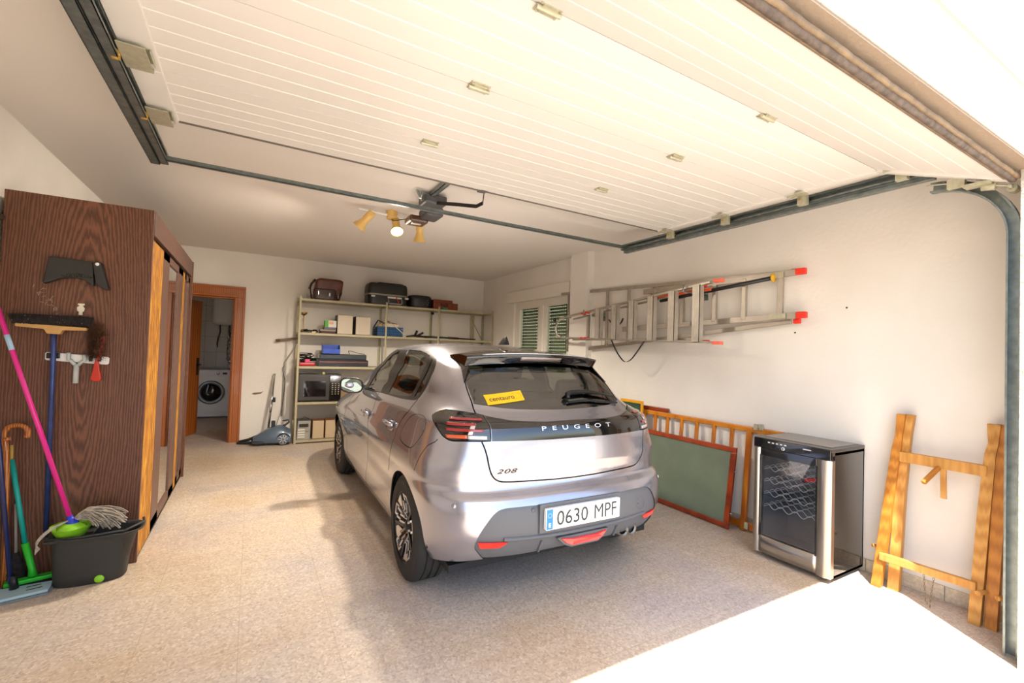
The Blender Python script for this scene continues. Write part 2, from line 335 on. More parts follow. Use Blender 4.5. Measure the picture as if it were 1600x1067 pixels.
# water heater
wh = thing('water_heater', 'white cylindrical water heater on the laundry wall above the washing machine', 'water heater', (-.47, 10.35, 1.8))
MB().lathe([(.0, 1.72), (.10, 1.73), (.19, 1.76), (.215, 1.80), (.215, 2.36), (.19, 2.41), (0, 2.42)], (-.47, 10.36, 0), 'z', 32).build('tank', WHITE, wh)
for k, dx in enumerate((-.08, .08)):
    MB().tube([(-.47+dx, 10.36, 1.74), (-.47+dx*.9, 10.36, 1.60), (-.47+dx*1.5, 10.5, 1.38), (-.47+dx*1.5, LY, 1.30)], .014, 8).build('pipe', mat('flex_pipe%d' % k, '#5a4a44', .4, .5), wh)
box((-.50, 10.14, 2.30), (-.40, 10.16, 2.33)).build('badge', BLACK, wh)
# crumpled foil duct
fd = MB(); P = []
rnd = random.Random(3)
for i in range(60):
    z = 1.70-1.70*i/59; fx = -.365 if z > 1.05 else -.245 if z < .90 else -.245-.12*(z-.90)/.15; row = []
    for k in range(25):
        a = 2*math.pi*k/24; r = .062*(1+.13*math.sin(i*2.1)+rnd.uniform(-.12, .12)*(k < 24)); row.append((fx+r*math.cos(a), 10.48+r*math.sin(a), z))
    row[-1] = row[0]; P.append(row)
fd.grid(P, False); tag(fd.build('foil_duct', mat('foil', '#d8d8d8', .15, 1)), 'crumpled silver foil duct hanging right of the washing machine', 'duct')
# ------------------------------------------------------------ window in the right wall
PVC = mat('window_frame_white', '#e5ded2', .4)
win = MB(); x0, x1 = XR+.03, XR+.09
ZT, Z0 = 2.18, WZ0
P1 = (5.66, 6.19); P2 = (4.93, 5.43)
win.box((x0, WY0, ZT-.10), (x1, WY1, WZ1)).box((x0, WY0, Z0), (x1, WY1, Z0+.08))
for a_, b_ in ((WY0, P2[0]), (P1[1], WY1), (P2[1], P1[0])): win.box((x0+.0005, a_, Z0+.0805), (x1-.0005, b_, ZT-.1005))
win.box((x0-.015, P2[1]+.08, Z0+.05), (x0+.01, P1[0]-.08, ZT-.09))
wn = struct(win.build('window_1', PVC, bevel=.004))
for k, (a, b_) in enumerate((P1, P2)):
    box((x0+.03, a, Z0+.08), (x0+.034, b_, ZT-.10)).build('pane', glassmat('window_glass%d' % k, (.86, .92, .86, 1), .04), wn)
# roller shutter with rows of light slots (holes let the daylight through)
sh = bpy.data.materials.new('shutter'); sh.use_nodes = True; t = sh.node_tree; b = t.nodes['Principled BSDF']; b.inputs['Base Color'].default_value = rgb('#7e8468'); b.inputs['Roughness'].default_value = .6
tc = t.nodes.new('ShaderNodeTexCoord'); sx = t.nodes.new('ShaderNodeSeparateXYZ'); t.links.new(tc.outputs['Object'], sx.inputs[0])
def mth(op, a, bval=None, b2=None):
    n = t.nodes.new('ShaderNodeMath'); n.operation = op; t.links.new(a, n.inputs[0])
    if b2 is not None: t.links.new(b2, n.inputs[1])
    elif bval is not None: n.inputs[1].default_value = bval
    return n.outputs[0]
zf = mth('FRACT', mth('MULTIPLY', sx.outputs['Z'], 1/.048)); yf = mth('FRACT', mth('MULTIPLY', sx.outputs['Y'], 1/.052))
ho = mth('MULTIPLY', mth('LESS_THAN', zf, .20), b2=mth('LESS_THAN', yf, .42))
tr = t.nodes.new('ShaderNodeBsdfTransparent'); mx = t.nodes.new('ShaderNodeMixShader'); t.links.new(ho, mx.inputs[0]); t.links.new(b.outputs[0], mx.inputs[1]); t.links.new(tr.outputs[0], mx.inputs[2]); t.links.new(mx.outputs[0], t.nodes['Material Output'].inputs[0])
sb = MB(); z = Z0
P = []
while z < WZ1+.02:
    for q in (0, .25, .5, .75): P.append([(XR+.16+.006*math.sin(math.pi*q), WY0-.02, z+.048*q), (XR+.16+.006*math.sin(math.pi*q), WY1+.02, z+.048*q)])
    z += .048
sb.grid(P); sb.build('roller_shutter', sh, wn, world=True)
struct(box((XR-.055, 4.80, 2.185), (XR, 6.48, 2.36)).build('trim_shutter_box', PVC, bevel=.006))
struct(box((XR-.03, 4.76, Z0-.04), (XR+.1, 6.36, Z0)).build('trim_sill', PVC, bevel=.004))
# ------------------------------------------------------------ sectional garage door, slid up under the ceiling
gd = thing('garage_door', 'white ribbed sectional garage door slid open under the ceiling', 'garage door', (1.4, 2.0, 2.53))
ZP = 2.53; XA, XB = -.385, 3.13
seams = [2.872, 2.376, 1.752, 1.225]
def panel(y0, z0, y1, z1, first=False):
    d = Vector((0, y1-y0, z1-z0)); L = d.length; d.normalize(); n = Vector((0, d.z, -d.y))   # n: downwards/into room
    if n.z > 0: n = -n
    prof = [(0, 0)]; k = max(1, round(L/.105)); st = L/k
    for i in range(1, k): prof += [(i*st-.004, 0), (i*st, -.004), (i*st+.004, 0)]
    prof += [(L, 0), (L, -.035), (0, -.035)]
    m = MB()
    f = lambda s, h, x: Vector((x, y0, z0))+d*s+n*h
    m.prism(prof, XA, XB, f)
    return m, f, L
for k in range(3):
    m, f, L = panel(seams[k], ZP, seams[k+1]+.004, ZP)
    p = m.build('door_panel', DOORWHITE, gd)
    e = MB()
    e.box((XA-.10, seams[k+1]+.004, ZP-.012), (XA+.012, seams[k], ZP+.03)).box((XB-.012, seams[k+1]+.004, ZP-.012), (XB+.035, seams[k], ZP+.03)).build('end_cap', DOORWHITE, p, bevel=.002)
m, f, L = panel(seams[3], ZP, .70, 2.315)
p = m.build('door_panel', DOORWHITE, gd)
m2 = MB(); m2.prism([(0, .012), (L, .012), (L, -.03), (0, -.03)], XB-.012, XB+.035, f).prism([(0, .012), (L, .012), (L, -.03), (0, -.03)], XA-.10, XA+.012, f).build('end_cap', DOORWHITE, p)
# rubber seal in an aluminium strip along the bottom edge, weathered brown
SEAL = mat('seal_rubber', '#5d4f45', .7, var=.45, vscale=30, bump=.6, bscale=30); SEAL2 = mat('seal_strip', '#8a745a', .6, .0, var=.4, vscale=18)
base = f(L, 0, 0); d_ = (f(1, 0, 0)-f(0, 0, 0)); n_ = (f(0, 1, 0)-f(0, 0, 0))
def strip(pts, name, mt, r=random.Random(5)):
    rows = []
    for i in range(160):
        x = XA-.1+(XB+.13-XA)*i/159; wv = .0015*math.sin(i*.55)+.001*math.sin(i*1.7)
        rows.append([Vector((x, base.y, base.z))+d_*(a*.45+wv*(a > 0))+n_*(b*.5+wv*(b > .02)) for a, b in pts])
    MB().grid(rows).build(name, mt, gd)
strip([(-.02, .0), (-.02, .018), (.012, .022), (.02, .012), (.02, -.04)], 'seal_strip', SEAL2)
strip([(.012, .018), (.03, .030), (.055, .024), (.062, .0), (.055, -.03), (.02, -.04)], 'rubber_seal', SEAL)
strip([(.058, -.01), (.075, -.012), (.078, -.04), (.06, -.045)], 'seal_lip', mat('seal_lip', '#7d674c', .6, .0, var=.4, vscale=20))
strip([(-.045, .004), (-.04, .012), (-.022, .012), (-.02, .0)], 'edge_trim', DOORWHITE)
def hinge(x, y, z=ZP):
    h = MB(); h.box((x-.045, y-.03, z-.004), (x+.045, y+.03, z)).box((x-.03, y-.022, z-.012), (x+.03, y-.004, z-.004)).box((x-.03, y+.006, z-.012), (x+.03, y+.022, z-.004))
    h.tube([(x-.048, y, z-.012), (x+.048, y, z-.012)], .009, 8)
    for sx_ in (-.036, .036):
        for sy in (-.02, .02): h.tube([(x+sx_, y+sy, z-.002), (x+sx_, y+sy, z-.012)], .006, 6)
    h.build('hinge', STEEL2, gd, bevel=.001)
for y in seams[1:]:
    for x in (.80, 2.03): hinge(x, y)
TRX = (-.50, 3.245)   # track centre lines
for sgn, xt, xe in ((1, TRX[0], XA-.10), (-1, TRX[1], XB+.035)):
    for y in (2.80, 2.26, 1.68, 1.14):
        b_ = MB(); xa = xe-.005*sgn; xb = xe+.10*sgn if sgn > 0 else xe-.05
        b_.box((xa, y-.055, ZP-.016), (xb, y+.055, ZP-.012)).box((xb-.003, y-.055, ZP-.03), (xb, y+.055, ZP-.012))
        if sgn < 0: b_.box((xe+.01, y-.035, ZP-.075), (xe+.05, y+.02, ZP-.012)).box((xe-.08, y-.05, ZP-.02), (xe+.01, y-.01, ZP-.012))
        else: b_.box((xe-.002, y-.085, ZP-.034), (xe+.088, y+.10, ZP-.030)).box((xe-.002, y+.097, ZP-.034), (xe+.088, y+.10, ZP-.012))
        pb = b_.build('roller_bracket', STEEL2, gd, bevel=.0015)
        MB().tube([(xe, y, ZP-.04), (xt-.0*sgn, y, ZP-.04)], .006, 8).tube([(xt-.012, y, ZP-.04), (xt+.012, y, ZP-.04)], .021, 14).build('roller', mat('nylon_roller', '#b08a3a', .5) if 'nylon_roller' not in bpy.data.materials else bpy.data.materials['nylon_roller'], pb)
# bottom corner bracket with roller and tensioner at the right
cb_ = MB(); 
cb_.box((XB+.0, .76, 2.315), (XB+.06, .86, 2.33)).tube([(XB+.05, .95, 2.375), (XB+.05, .70, 2.29)], .005, 8).tube([(XB+.03, .70, 2.285), (TRX[1]+.01, .70, 2.285)], .008, 8).tube([(XB+.07, .70, 2.285), (XB+.125, .70, 2.285)], .02, 12)
cb_.box((XB+.03, .86, 2.335), (XB+.06, .93, 2.385)).tube([(XB+.05, .86, 2.36), (XB+.05, 1.02, 2.385)], .004, 6).tube([(XB+.045, .75, 2.30), (XB+.045, .80, 2.31)], .018, 10)
cb_.build('corner_bracket', STEEL2, gd, bevel=.001)
# tracks: two C-profile rails each side, the right one bending down to the floor
tk = thing('door_track', 'galvanised left-hand overhead track of the garage door', 'door track', (TRX[0], 2.0, 2.49))
def crail(m, x, y0, y1, z, s, w=.028, h=.055, t=.003):
    m.box((x-w*s, y0, z-h/2), (x-w*s+t*s, y1, z+h/2)).box((x-w*s, y0, z+h/2-t), (x+w*s*.4, y1, z+h/2)).box((x-w*s, y0, z-h/2), (x+w*s*.4, y1, z-h/2+t)).box((x+w*s*.4-t*s, y0, z+h/2-.014), (x+w*s*.4, y1, z+h/2)).box((x+w*s*.4-t*s, y0, z-h/2), (x+w*s*.4, y1, z-h/2+.014))
m = MB(); crail(m, TRX[0], .9, 3.46, 2.50, 1); m.build('roller_rail', STEEL, tk)
MB().box((TRX[0]-.075, .9, 2.465), (TRX[0]-.030, 3.46, 2.468)).box((TRX[0]-.033, .9, 2.465), (TRX[0]-.030, 3.46, 2.535)).box((TRX[0]-.075, .9, 2.465), (TRX[0]-.072, 3.46, 2.49)).build('support_angle', STEEL, tk)
tk2 = thing('door_track', 'galvanised right-hand track of the garage door, bending down to the floor', 'door track', (TRX[1], 2.0, 2.49))
m = MB(); crail(m, TRX[1], 1.02, 3.46, 2.50, -1)
m.build('roller_rail', STEEL, tk2)
MB().box((TRX[1]+.030, 1.02, 2.450), (TRX[1]+.075, 3.46, 2.453)).box((TRX[1]+.028, 1.02, 2.45), (TRX[1]+.031, 3.46, 2.535)).box((TRX[1]+.072, 1.02, 2.45), (TRX[1]+.075, 3.46, 2.475)).build('support_angle', STEEL, tk2)
cv = MB(); rows = []
path = [(1.02, 2.385)]+[(1.02-.32*math.sin(a), 2.065+.32*math.cos(a)) for a in np.linspace(.15, math.pi/2, 12)]+[(.70, 0.0)]
for i, (y, z) in enumerate(path):
    a = path[max(i-1, 0)]; b_ = path[min(i+1, len(path)-1)]; tt = Vector((0, b_[0]-a[0], b_[1]-a[1])).normalized(); nn = Vector((0, -tt.z, tt.y))
    rows.append([Vector((TRX[1]+dx, y, z))+nn*dn for dx, dn in ((-.012, .018), (-.012, .026), (.03, .026), (.03, -.026), (-.012, -.026), (-.012, -.018))])
cv.grid(rows, False).build('curved_rail', STEEL, tk2, solid=.002)
box((3.152, .655, 0), (3.30, .66, 2.1)).build('jamb_angle', STEEL, tk2)
# cross bar joining the rail ends
tag(MB().box((TRX[0]-.02, 3.40, 2.475), (TRX[1]+.02, 3.403, 2.51)).box((TRX[0]-.02, 3.375, 2.475), (TRX[1]+.02, 3.40, 2.478)).box((TRX[0]-.02, 3.375, 2.475), (TRX[1]+.02, 3.378, 2.485)).build('cross_bar', STEEL), 'thin galvanised cross bar joining the rear ends of the door tracks', 'bar')
MB().box((XA-.02, 2.872, ZP-.004), (XB+.02, 2.89, ZP+.03)).build('top_gasket', mat('gasket', '#6b625a', .6), gd)
# ------------------------------------------------------------ door opener
DK = mat('opener_grey', '#4b4a4d', .45); BR = mat('opener_brown', '#4e3222', .35, coat=.3)
op = thing('door_opener', 'grey and brown ceiling door opener with drive rail and bent arm', 'door opener', (1.22, 3.9, 2.55))
MB().box((1.20, .95, 2.635), (1.24, 3.75, 2.640)).box((1.20, .95, 2.635), (1.205, 3.75, 2.668)).box((1.235, .95, 2.635), (1.24, 3.75, 2.668)).build('drive_rail', STEEL, op)
box((1.16, 3.50, 2.585), (1.35, 3.68, 2.66)).build('motor_housing', DK, op, bevel=.015)
box((1.24, 3.70, 2.545), (1.40, 3.92, 2.63)).build('control_housing', DK, op, bevel=.02)
lg = MB().box((1.15, 3.86, 2.515), (1.32, 4.04, 2.575)).build('lamp_cover', BR, op, bevel=.018)
box((1.19, 3.92, 2.511), (1.27, 3.96, 2.517)).build('label_plate', mat('label_pale', '#c9b7a2', .4), lg)
am = MB(); pts = [Vector(p) for p in ((1.26, 3.50, 2.59), (1.37, 3.32, 2.55), (1.47, 3.19, 2.52), (1.49, 3.12, 2.53), (1.455, 3.03, 2.58), (1.40, 2.93, 2.585), (1.38, 2.88, 2.56))]
for a, b_ in zip(pts[:-1], pts[1:]): am.bar(a, b_, .006, .028)
am.build('door_arm', mat('arm_dark', '#3c3734', .4, .6), op)
MB().box((1.35, 2.86, 2.53), (1.41, 2.93, 2.60)).build('arm_bracket', DK, op, bevel=.003)
MB().bar((1.08, 3.50, 2.66), (1.22, 3.52, 2.64), .03, .006).bar((1.09, 3.50, 2.66), (1.15, 3.55, 2.60), .02, .005).tube([(1.12, 3.5, 2.6), (1.14, 3.5, 2.66)], .012, 8).build('hanger', STEEL, op)
# ------------------------------------------------------------ spotlight bar
CREAM = mat('lamp_cream', '#dfb868', .4, coat=.2)
SP = [(.80, 4.10, 'cream'), (1.09, 4.16, 'lit'), (1.335, 4.20, 'end')]
sb_ = thing('spotlight_bar', 'white ceiling bar holding three cream swivel spotlights', 'ceiling light', (1.1, 4.35, 2.67))
MB().tube([(.78, 4.20, 2.635), (1.42, 4.29, 2.635)], .011, 10).build('bar', WPLAST, sb_)
MB().lathe([(0, 2.605), (.045, 2.605), (.05, 2.63), (.05, 2.68)], (1.09, 4.245, 0), 'z', 20).build('canopy', CREAM, sb_)
MB().tube([(1.09, 4.245, 2.605), (1.10, 4.22, 2.585), (1.2, 4.15, 2.605), (1.28, 4.05, 2.56)], .004, 6).build('cable', BLACK, sb_)
for i, (dx, dy, dz) in enumerate(((-.42, .25, -.55), (-.03, -.40, -.55), (.05, .18, -.9))):
    p = Vector((.88+.25*i, 4.215+.04*i, 2.625)); d = Vector((dx, dy, dz)).normalized()
    q = p+Vector((0, 0, -.03)); mt = d.to_track_quat('Z', 'Y').to_matrix()
    s_ = MB().lathe([(0, -.045), (.03, -.045), (.036, -.04), (.036, .035), (.030, .05), (.042, .10), (.058, .135), (.060, .15), (.054, .15)], q, 'z', 24, mtx=mt).build('spotlight', CREAM, sb_)
    MB().tube([p, q-d*.0], .007, 8).build('swivel', CHROME, s_)
    e = 'ffd58a'
    MB().lathe([(0, .13), (.035, .135), (.054, .142)], q, 'z', 24, mtx=mt).build('bulb', mat('bulb_lit', '#fff0cc', .4, emit='#ffdc98', es=8) if i == 1 else mat('bulb_off%d' % i, '#e9dcb8', .3), s_)
    l = bpy.data.lights.new('spot_lamp', 'SPOT'); l.energy = (40, 30, 120)[i]; l.color = (1, .88, .73); l.spot_size = math.radians(150); l.spot_blend = .6; l.shadow_soft_size = .05
    o = bpy.data.objects.new('spot_lamp', l); COL.objects.link(o); o.location = q+d*.17; o.rotation_euler = d.to_track_quat('-Z', 'Y').to_euler()
import numpy as np
def pchip(xs, ys):
    xs = np.array(xs, float); ys = np.array(ys, float); h = np.diff(xs); d = np.diff(ys)/h
    m = np.zeros(len(xs)); m[0] = d[0]; m[-1] = d[-1]
    for i in range(1, len(xs)-1):
        if d[i-1]*d[i] > 0:
            w1 = 2*h[i]+h[i-1]; w2 = h[i]+2*h[i-1]
            m[i] = (w1+w2)/(w1/d[i-1]+w2/d[i])
    def f(x):
        x = np.clip(np.asarray(x, float), xs[0], xs[-1])
        i = np.clip(np.searchsorted(xs, x, side='right')-1, 0, len(xs)-2)
        t = (x-xs[i])/h[i]
        return (2*t**3-3*t**2+1)*ys[i]+(t**3-2*t**2+t)*h[i]*m[i]+(-2*t**3+3*t**2)*ys[i+1]+(t**3-t**2)*h[i]*m[i+1]
    return f
# z, rear a, half width, front a, rear length, front length, roundness exponent
PROF = [
 (0.17,-0.5,0.78,3.1,0.6,0.75,3.6),
 (0.24,-0.575,0.815,3.22,0.62,0.75,3.6),
 (0.34,-0.655,0.838,3.32,0.64,0.8,3.7),
 (0.45,-0.688,0.844,3.36,0.65,0.85,3.8),
 (0.55,-0.68,0.855,3.37,0.65,0.9,3.9),
 (0.61,-0.655,0.86,3.36,0.65,0.9,3.9),
 (0.66,-0.592,0.86,3.34,0.65,0.95,4.0),
 (0.7,-0.592,0.864,3.28,0.65,1.0,4.0),
 (0.78,-0.606,0.86,3.16,0.65,1.1,3.9),
 (0.86,-0.604,0.838,3.0,0.65,1.2,3.7),
 (0.93,-0.598,0.824,2.78,0.65,1.3,3.6),
 (0.985,-0.582,0.81,2.58,0.66,1.3,3.6),
 (1.02,-0.52,0.79,2.46,0.68,1.3,3.7),
 (1.06,-0.445,0.765,2.38,0.72,1.3,3.8),
 (1.12,-0.385,0.742,2.26,0.75,1.3,3.8),
 (1.2,-0.315,0.71,2.11,0.75,1.2,3.7),
 (1.28,-0.225,0.665,1.94,0.75,1.1,3.5),
 (1.345,-0.06,0.65,1.84,0.8,1.0,2.9),
 (1.39,0.12,0.595,1.74,0.75,0.75,2.5),
 (1.418,0.3,0.52,1.62,0.62,0.60,2.4),
 (1.437,0.46,0.41,1.5,0.48,0.48,2.3),
 (1.45,0.66,0.27,1.34,0.31,0.31,2.2),
 (1.456,0.92,0.03,1.10,0.08,0.08,2.1)]
_P = np.array(PROF)
# arc-like parameter from mid cross-section + rear profile
_ds = np.sqrt(np.diff(_P[:,0])**2+.5*np.diff(_P[:,1])**2+.5*np.diff(_P[:,2])**2)
_S = np.concatenate([[0],np.cumsum(_ds)])
VMAX = float(_S[-1])
Fz,Far,Fw,Faf,Flr,Flf,Fn = [pchip(_S,_P[:,k]) for k in range(7)]
def sm(x, a, b):
    t = np.clip((x-a)/(b-a), 0, 1); return t*t*(3-2*t)
def surf(u, v):
    """left half: u 0..1 rear corner, 1..2 side, 2..3 front corner -> a,b,z"""
    u = np.asarray(u, float); v = np.asarray(v, float)
    z = Fz(v); ar = Far(v); w = Fw(v); af = Faf(v); lr = Flr(v); lf = Flf(v); n = Fn(v)
    ph = np.where(u < 1, u, np.where(u > 2, 3-u, 1))*np.pi/2
    c = np.abs(np.cos(ph)); s = np.sin(ph)
    rho = (c**n+np.abs(s)**n)**(-1/n)
    b = w*rho*s
    t = rho*c
    a = np.where(u <= 1, ar+lr-lr*t, np.where(u >= 2, af-lf+lf*t, (ar+lr)+(af-lf-ar-lr)*(u-1)))
    # haunch over the rear wheel, front fender bulge, waist tuck
    side = np.clip(np.abs(b)/np.maximum(w, .05), 0, 1)**4*np.sign(b)
    b = b+side*(.006*np.exp(-((a+.05)/.42)**2-((z-.72)/.16)**2)+.012*np.exp(-((a-2.54)/.42)**2-((z-.70)/.16)**2)
                -.010*np.exp(-((a-1.25)/.6)**2-((z-.55)/.16)**2))
    # greenhouse narrows backwards
    g = sm(z, 1.0, 1.12)*sm(1.6-a, 0, 2.2)
    b = b*(1-.06*g)
    return np.stack([a, b, z], -1)
def normal(u, v):
    e = 1e-3
    du = surf(u+e, v)-surf(u-e, v); dv = surf(u, v+e)-surf(u, v-e)
    n = np.cross(dv, du); n /= np.maximum(np.linalg.norm(n, axis=-1, keepdims=True), 1e-12)
    return n
FEAT = {
 'cut':[(0.5035,1.4081),(0.5149,1.3433),(0.4844,1.1351),(0.4423,0.9797)],
 'cutlow':[(0.4246,0.8018),(0.4116,0.7704),(0.3918,0.7102),(0.3762,0.6484),(0.3608,0.6111),(0.3416,0.5898),(0.3116,0.5812),(0.2341,0.5758),(0.1022,0.5671)],
 'glass':[(0.0497,0.9964),(0.1473,1.0014),(0.2387,1.0078),(0.3216,1.0168),(0.3985,1.0331),(0.4542,1.0426),(0.4712,1.1151),(0.4887,1.1830),(0.5123,1.2569),(0.5086,1.3402)],
 'lamp':[(0.6654,0.9320),(0.6447,0.9528),(0.6194,0.9726),(0.5803,0.9919),(0.5289,0.9926),(0.4851,0.9859),(0.4424,0.9772),(0.4122,0.9663),(0.4034,0.9166),(0.3969,0.8660),(0.3915,0.8069),(0.4265,0.8051),(0.4918,0.8037),(0.5369,0.8003),(0.5581,0.8034),(0.5903,0.8192),(0.6460,0.8690),(0.6669,0.8966)],
 'bandtop':[(0.4072,0.9640),(0.3636,0.9449),(0.3077,0.9245),(0.2360,0.9135),(0.1528,0.9052),(0.0121,0.9095)],
 'bandbot':[(0.3890,0.8052),(0.3119,0.8041),(0.2298,0.8020),(0.1429,0.8003),(0.0561,0.8003)],
 'insert':[(0.4118,0.1615),(0.4327,0.2052),(0.4508,0.2439),(0.4514,0.2770),(0.4364,0.3280),(0.4097,0.3809),(0.3881,0.4169),(0.3699,0.4371),(0.3552,0.4446),(0.3368,0.4485),(0.2636,0.4479),(0.1926,0.4447),(0.1039,0.4407)],
 'refl':[(0.4424,0.2790),(0.3390,0.2723),(0.3489,0.2586),(0.3655,0.2454),(0.4323,0.2459)],
 'trim':[(2.1689,0.9249),(2.2515,1.0220),(2.3196,1.1074),(2.3775,1.2027),(2.3878,1.3084),(2.3113,1.4271),(2.1947,1.5395),(2.1360,1.6184),(2.0137,1.6544),(0.9259,1.6478),(0.7849,1.6166),(0.7019,1.5583),(0.6538,1.5046),(0.6363,1.4248),(0.6550,1.3654),(0.6988,1.2933),(0.7207,1.2275),(0.7394,1.1710),(0.7675,1.1161),(0.8093,1.0669),(0.8358,1.0393),(0.8763,1.0156),(0.9461,1.0002),(1.1081,0.9876),(1.3073,0.9777),(1.6016,0.9691),(1.9314,0.9570)],
 'pane1':[(2.1501,0.9484),(2.2300,1.0852),(2.2510,1.1867),(2.2753,1.2827),(2.2089,1.4052),(2.0917,1.5058),(2.1092,1.2821),(2.0398,1.1519),(1.9791,1.0440),(1.8382,0.9702),(2.0309,0.9608)],
 'pane2':[(1.6079,0.9826),(1.7252,1.0890),(1.7353,1.1993),(1.8273,1.3249),(0.9843,1.5458),(0.8805,1.5428),(0.7963,1.5311),(0.7231,1.4834),(0.6840,1.4310),(0.8259,1.2624),(0.8677,1.1677),(0.9325,1.0822),(0.9881,1.0243),(1.2878,1.0001)],
 'pane3':[(0.6768,1.3901),(0.7295,1.2903),(0.7515,1.2145),(0.7808,1.1472),(0.8256,1.0809),(0.8675,1.0440),(0.9247,1.0277),(0.8720,1.0991),(0.8141,1.1833),(0.7719,1.2864)],
 'doorR':[(0.8549,1.0186),(0.9500,0.9383),(1.0493,0.8679),(1.0921,0.8240),(1.1062,0.7628),(1.0957,0.6977),(1.0985,0.6588),(1.1014,0.5701),(1.1446,0.4407),(1.1608,0.2988)],
 'doorB':[(1.8798,0.9556),(1.5917,0.7879),(1.4098,0.5841),(1.4424,0.3337),(1.5901,0.0000)],
 'flap':[(1.0169,0.8277),(1.0508,0.7577),(1.0209,0.7122),(0.9155,0.7030),(0.8253,0.7104),(0.7727,0.7614),(0.7324,0.8193),(0.7258,0.8612),(0.7508,0.9076),(0.8614,0.9007),(0.9623,0.8637)],
 'bump':[(0.6152,0.7982),(0.6272,0.7825),(0.6722,0.7534),(0.6886,0.7221),(0.7114,0.6641),(0.7310,0.5987)],
 'arch':[(1.1077,0.1795),(1.1332,0.2883),(1.1107,0.4365),(1.0327,0.5606),(0.9553,0.6027),(0.8423,0.6080),(0.7557,0.5705),(0.7286,0.4805),(0.7166,0.3807),(0.6864,0.2431),(0.6517,0.1080)],
 'bottom':[(0.6517,0.1080),(0.5981,0.1177),(0.5550,0.1238),(0.4459,0.1570)],
 'sill':[(1.7454,0.1464),(1.5027,0.0610),(1.1720,0.1053)],
 'quart':[(0.7235,1.1583),(0.6578,1.1520),(0.6535,1.1037),(0.6668,1.0711),(0.7462,1.0687)],
 'bar1':[(0.5575,0.9352),(0.4198,0.9371),(0.4222,0.9208),(0.5611,0.9161)],
 'bar2':[(0.5772,0.8976),(0.4515,0.8967),(0.4527,0.8795),(0.5776,0.8782)],
 'bar3':[(0.5795,0.8631),(0.4232,0.8639),(0.4227,0.8508),(0.5746,0.8490)],
 'clear':[(0.4659,0.9002),(0.4493,0.8946),(0.4627,0.8353),(0.4800,0.8344)],
 'amber':[(0.5768,0.8296),(0.4825,0.8342),(0.4807,0.8162),(0.5659,0.8125)],
 'white':[(0.4799,0.8328),(0.4074,0.8320),(0.4061,0.8136),(0.4780,0.8147)],
 'sticker':[(0.4119,1.1006),(0.2226,1.1344),(0.2114,1.0687),(0.3924,1.0360)],
}
# ------------------------------------------------------------ the car
CW = .0109
car = thing('car', 'silver five-door hatchback parked in the garage, seen from behind', 'car', (1.685, 2.718, 0), rot=(0, 0, -CW)); LOC['car'] = Vector((0, 0, 0))
PAINT = mat('car_paint', '#b0afb8', .24, .8, coat=1.0); PAINT.node_tree.nodes['Principled BSDF'].inputs['Coat Roughness'].default_value = .02
GLOSSBLK = mat('gloss_black', '#0b0b0d', .06, coat=1); TRIMBLK = mat('trim_black', '#141415', .3)
GREYPL = mat('bumper_grey_plastic', '#5c5d60', .5, bump=.05, bscale=300); GAP = mat('panel_gap', '#050505', .8)
CGLASS = glassmat('car_glass', (.42, .46, .43, 1), .07); RGLASS = glassmat('rear_glass', (.30, .31, .30, 1), .10)
LENSR = mat('lamp_red', '#952528', .15, coat=1, emit='#8a0f12', es=.05); LENSO = mat('lamp_amber', '#c8552b', .15, coat=1); LENSW = mat('lamp_clear', '#c9c2bd', .12, .3, coat=1)
REFL = mat('reflector_red', '#ff2a20', .2, coat=1); INTER = mat('cabin_dark', '#1b1c1e', .8); SEATM = mat('seat_fabric', '#2b2c30', .9)
def C2(a, b, z): return Vector((-b, a, z))
def v_of_z(z):
    lo, hi = 0., VMAX
    for _ in range(40):
        m = (lo+hi)/2
        if float(Fz(m)) < z: lo = m
        else: hi = m
    return (lo+hi)/2
def u_of(z, b=None, a=None):
    v = v_of_z(z); lo, hi = (0., 1.) if b is not None else (.3, 2.9)
    for _ in range(40):
        m = (lo+hi)/2; p = surf(m, v); q = p[1] < abs(b) if b is not None else p[0] < a
        if q: lo = m
        else: hi = m
    return (lo+hi)/2, v
def SP3(u, v, off=0, side=1):
    p = surf(u, v)+normal(u, v)*off; return C2(p[0], p[1]*side, p[2])
def rear_pt(b, z, off=0):
    u, v = u_of(z, b=b); return SP3(u, v, off, 1 if b >= 0 else -1)
def side_pt(a, z, off=0, side=1):
    u, v = u_of(z, a=a); return SP3(u, v, off, side)
def metric(u, v):
    e = 1e-3; return max(np.linalg.norm(surf(u+e, v)-surf(u-e, v))/(2*e), .05), max(np.linalg.norm(surf(u, v+e)-surf(u, v-e))/(2*e), .05)
def dens(pl, closed=True, st=.018):
    out = []; n = len(pl)
    for i in range(n if closed else n-1):
        p, q = pl[i], pl[(i+1) % n]; E, G = metric((p[0]+q[0])/2, (p[1]+q[1])/2); k = max(1, int(math.hypot((q[0]-p[0])*E, (q[1]-p[1])*G)/st))
        for j in range(k): out.append((p[0]+(q[0]-p[0])*j/k, p[1]+(q[1]-p[1])*j/k))
    if not closed: out.append(pl[-1])
    return out
def smooth(pl, closed=True, n=3):
    """Catmull-Rom refinement"""
    out = []; N = len(pl)
    for i in range(N if closed else N-1):
        g = lambda k: pl[k % N] if closed else pl[min(max(k, 0), N-1)]
        p0, p1, p2, p3 = g(i-1), g(i), g(i+1), g(i+2)
        for j in range(n):
            t = j/n; out.append(tuple(.5*((2*b)+(-a+c)*t+(2*a-5*b+4*c-d)*t*t+(-a+3*b-3*c+d)*t**3) for a, b, c, d in zip(p0, p1, p2, p3)))
    if not closed: out.append(pl[-1])
    return out
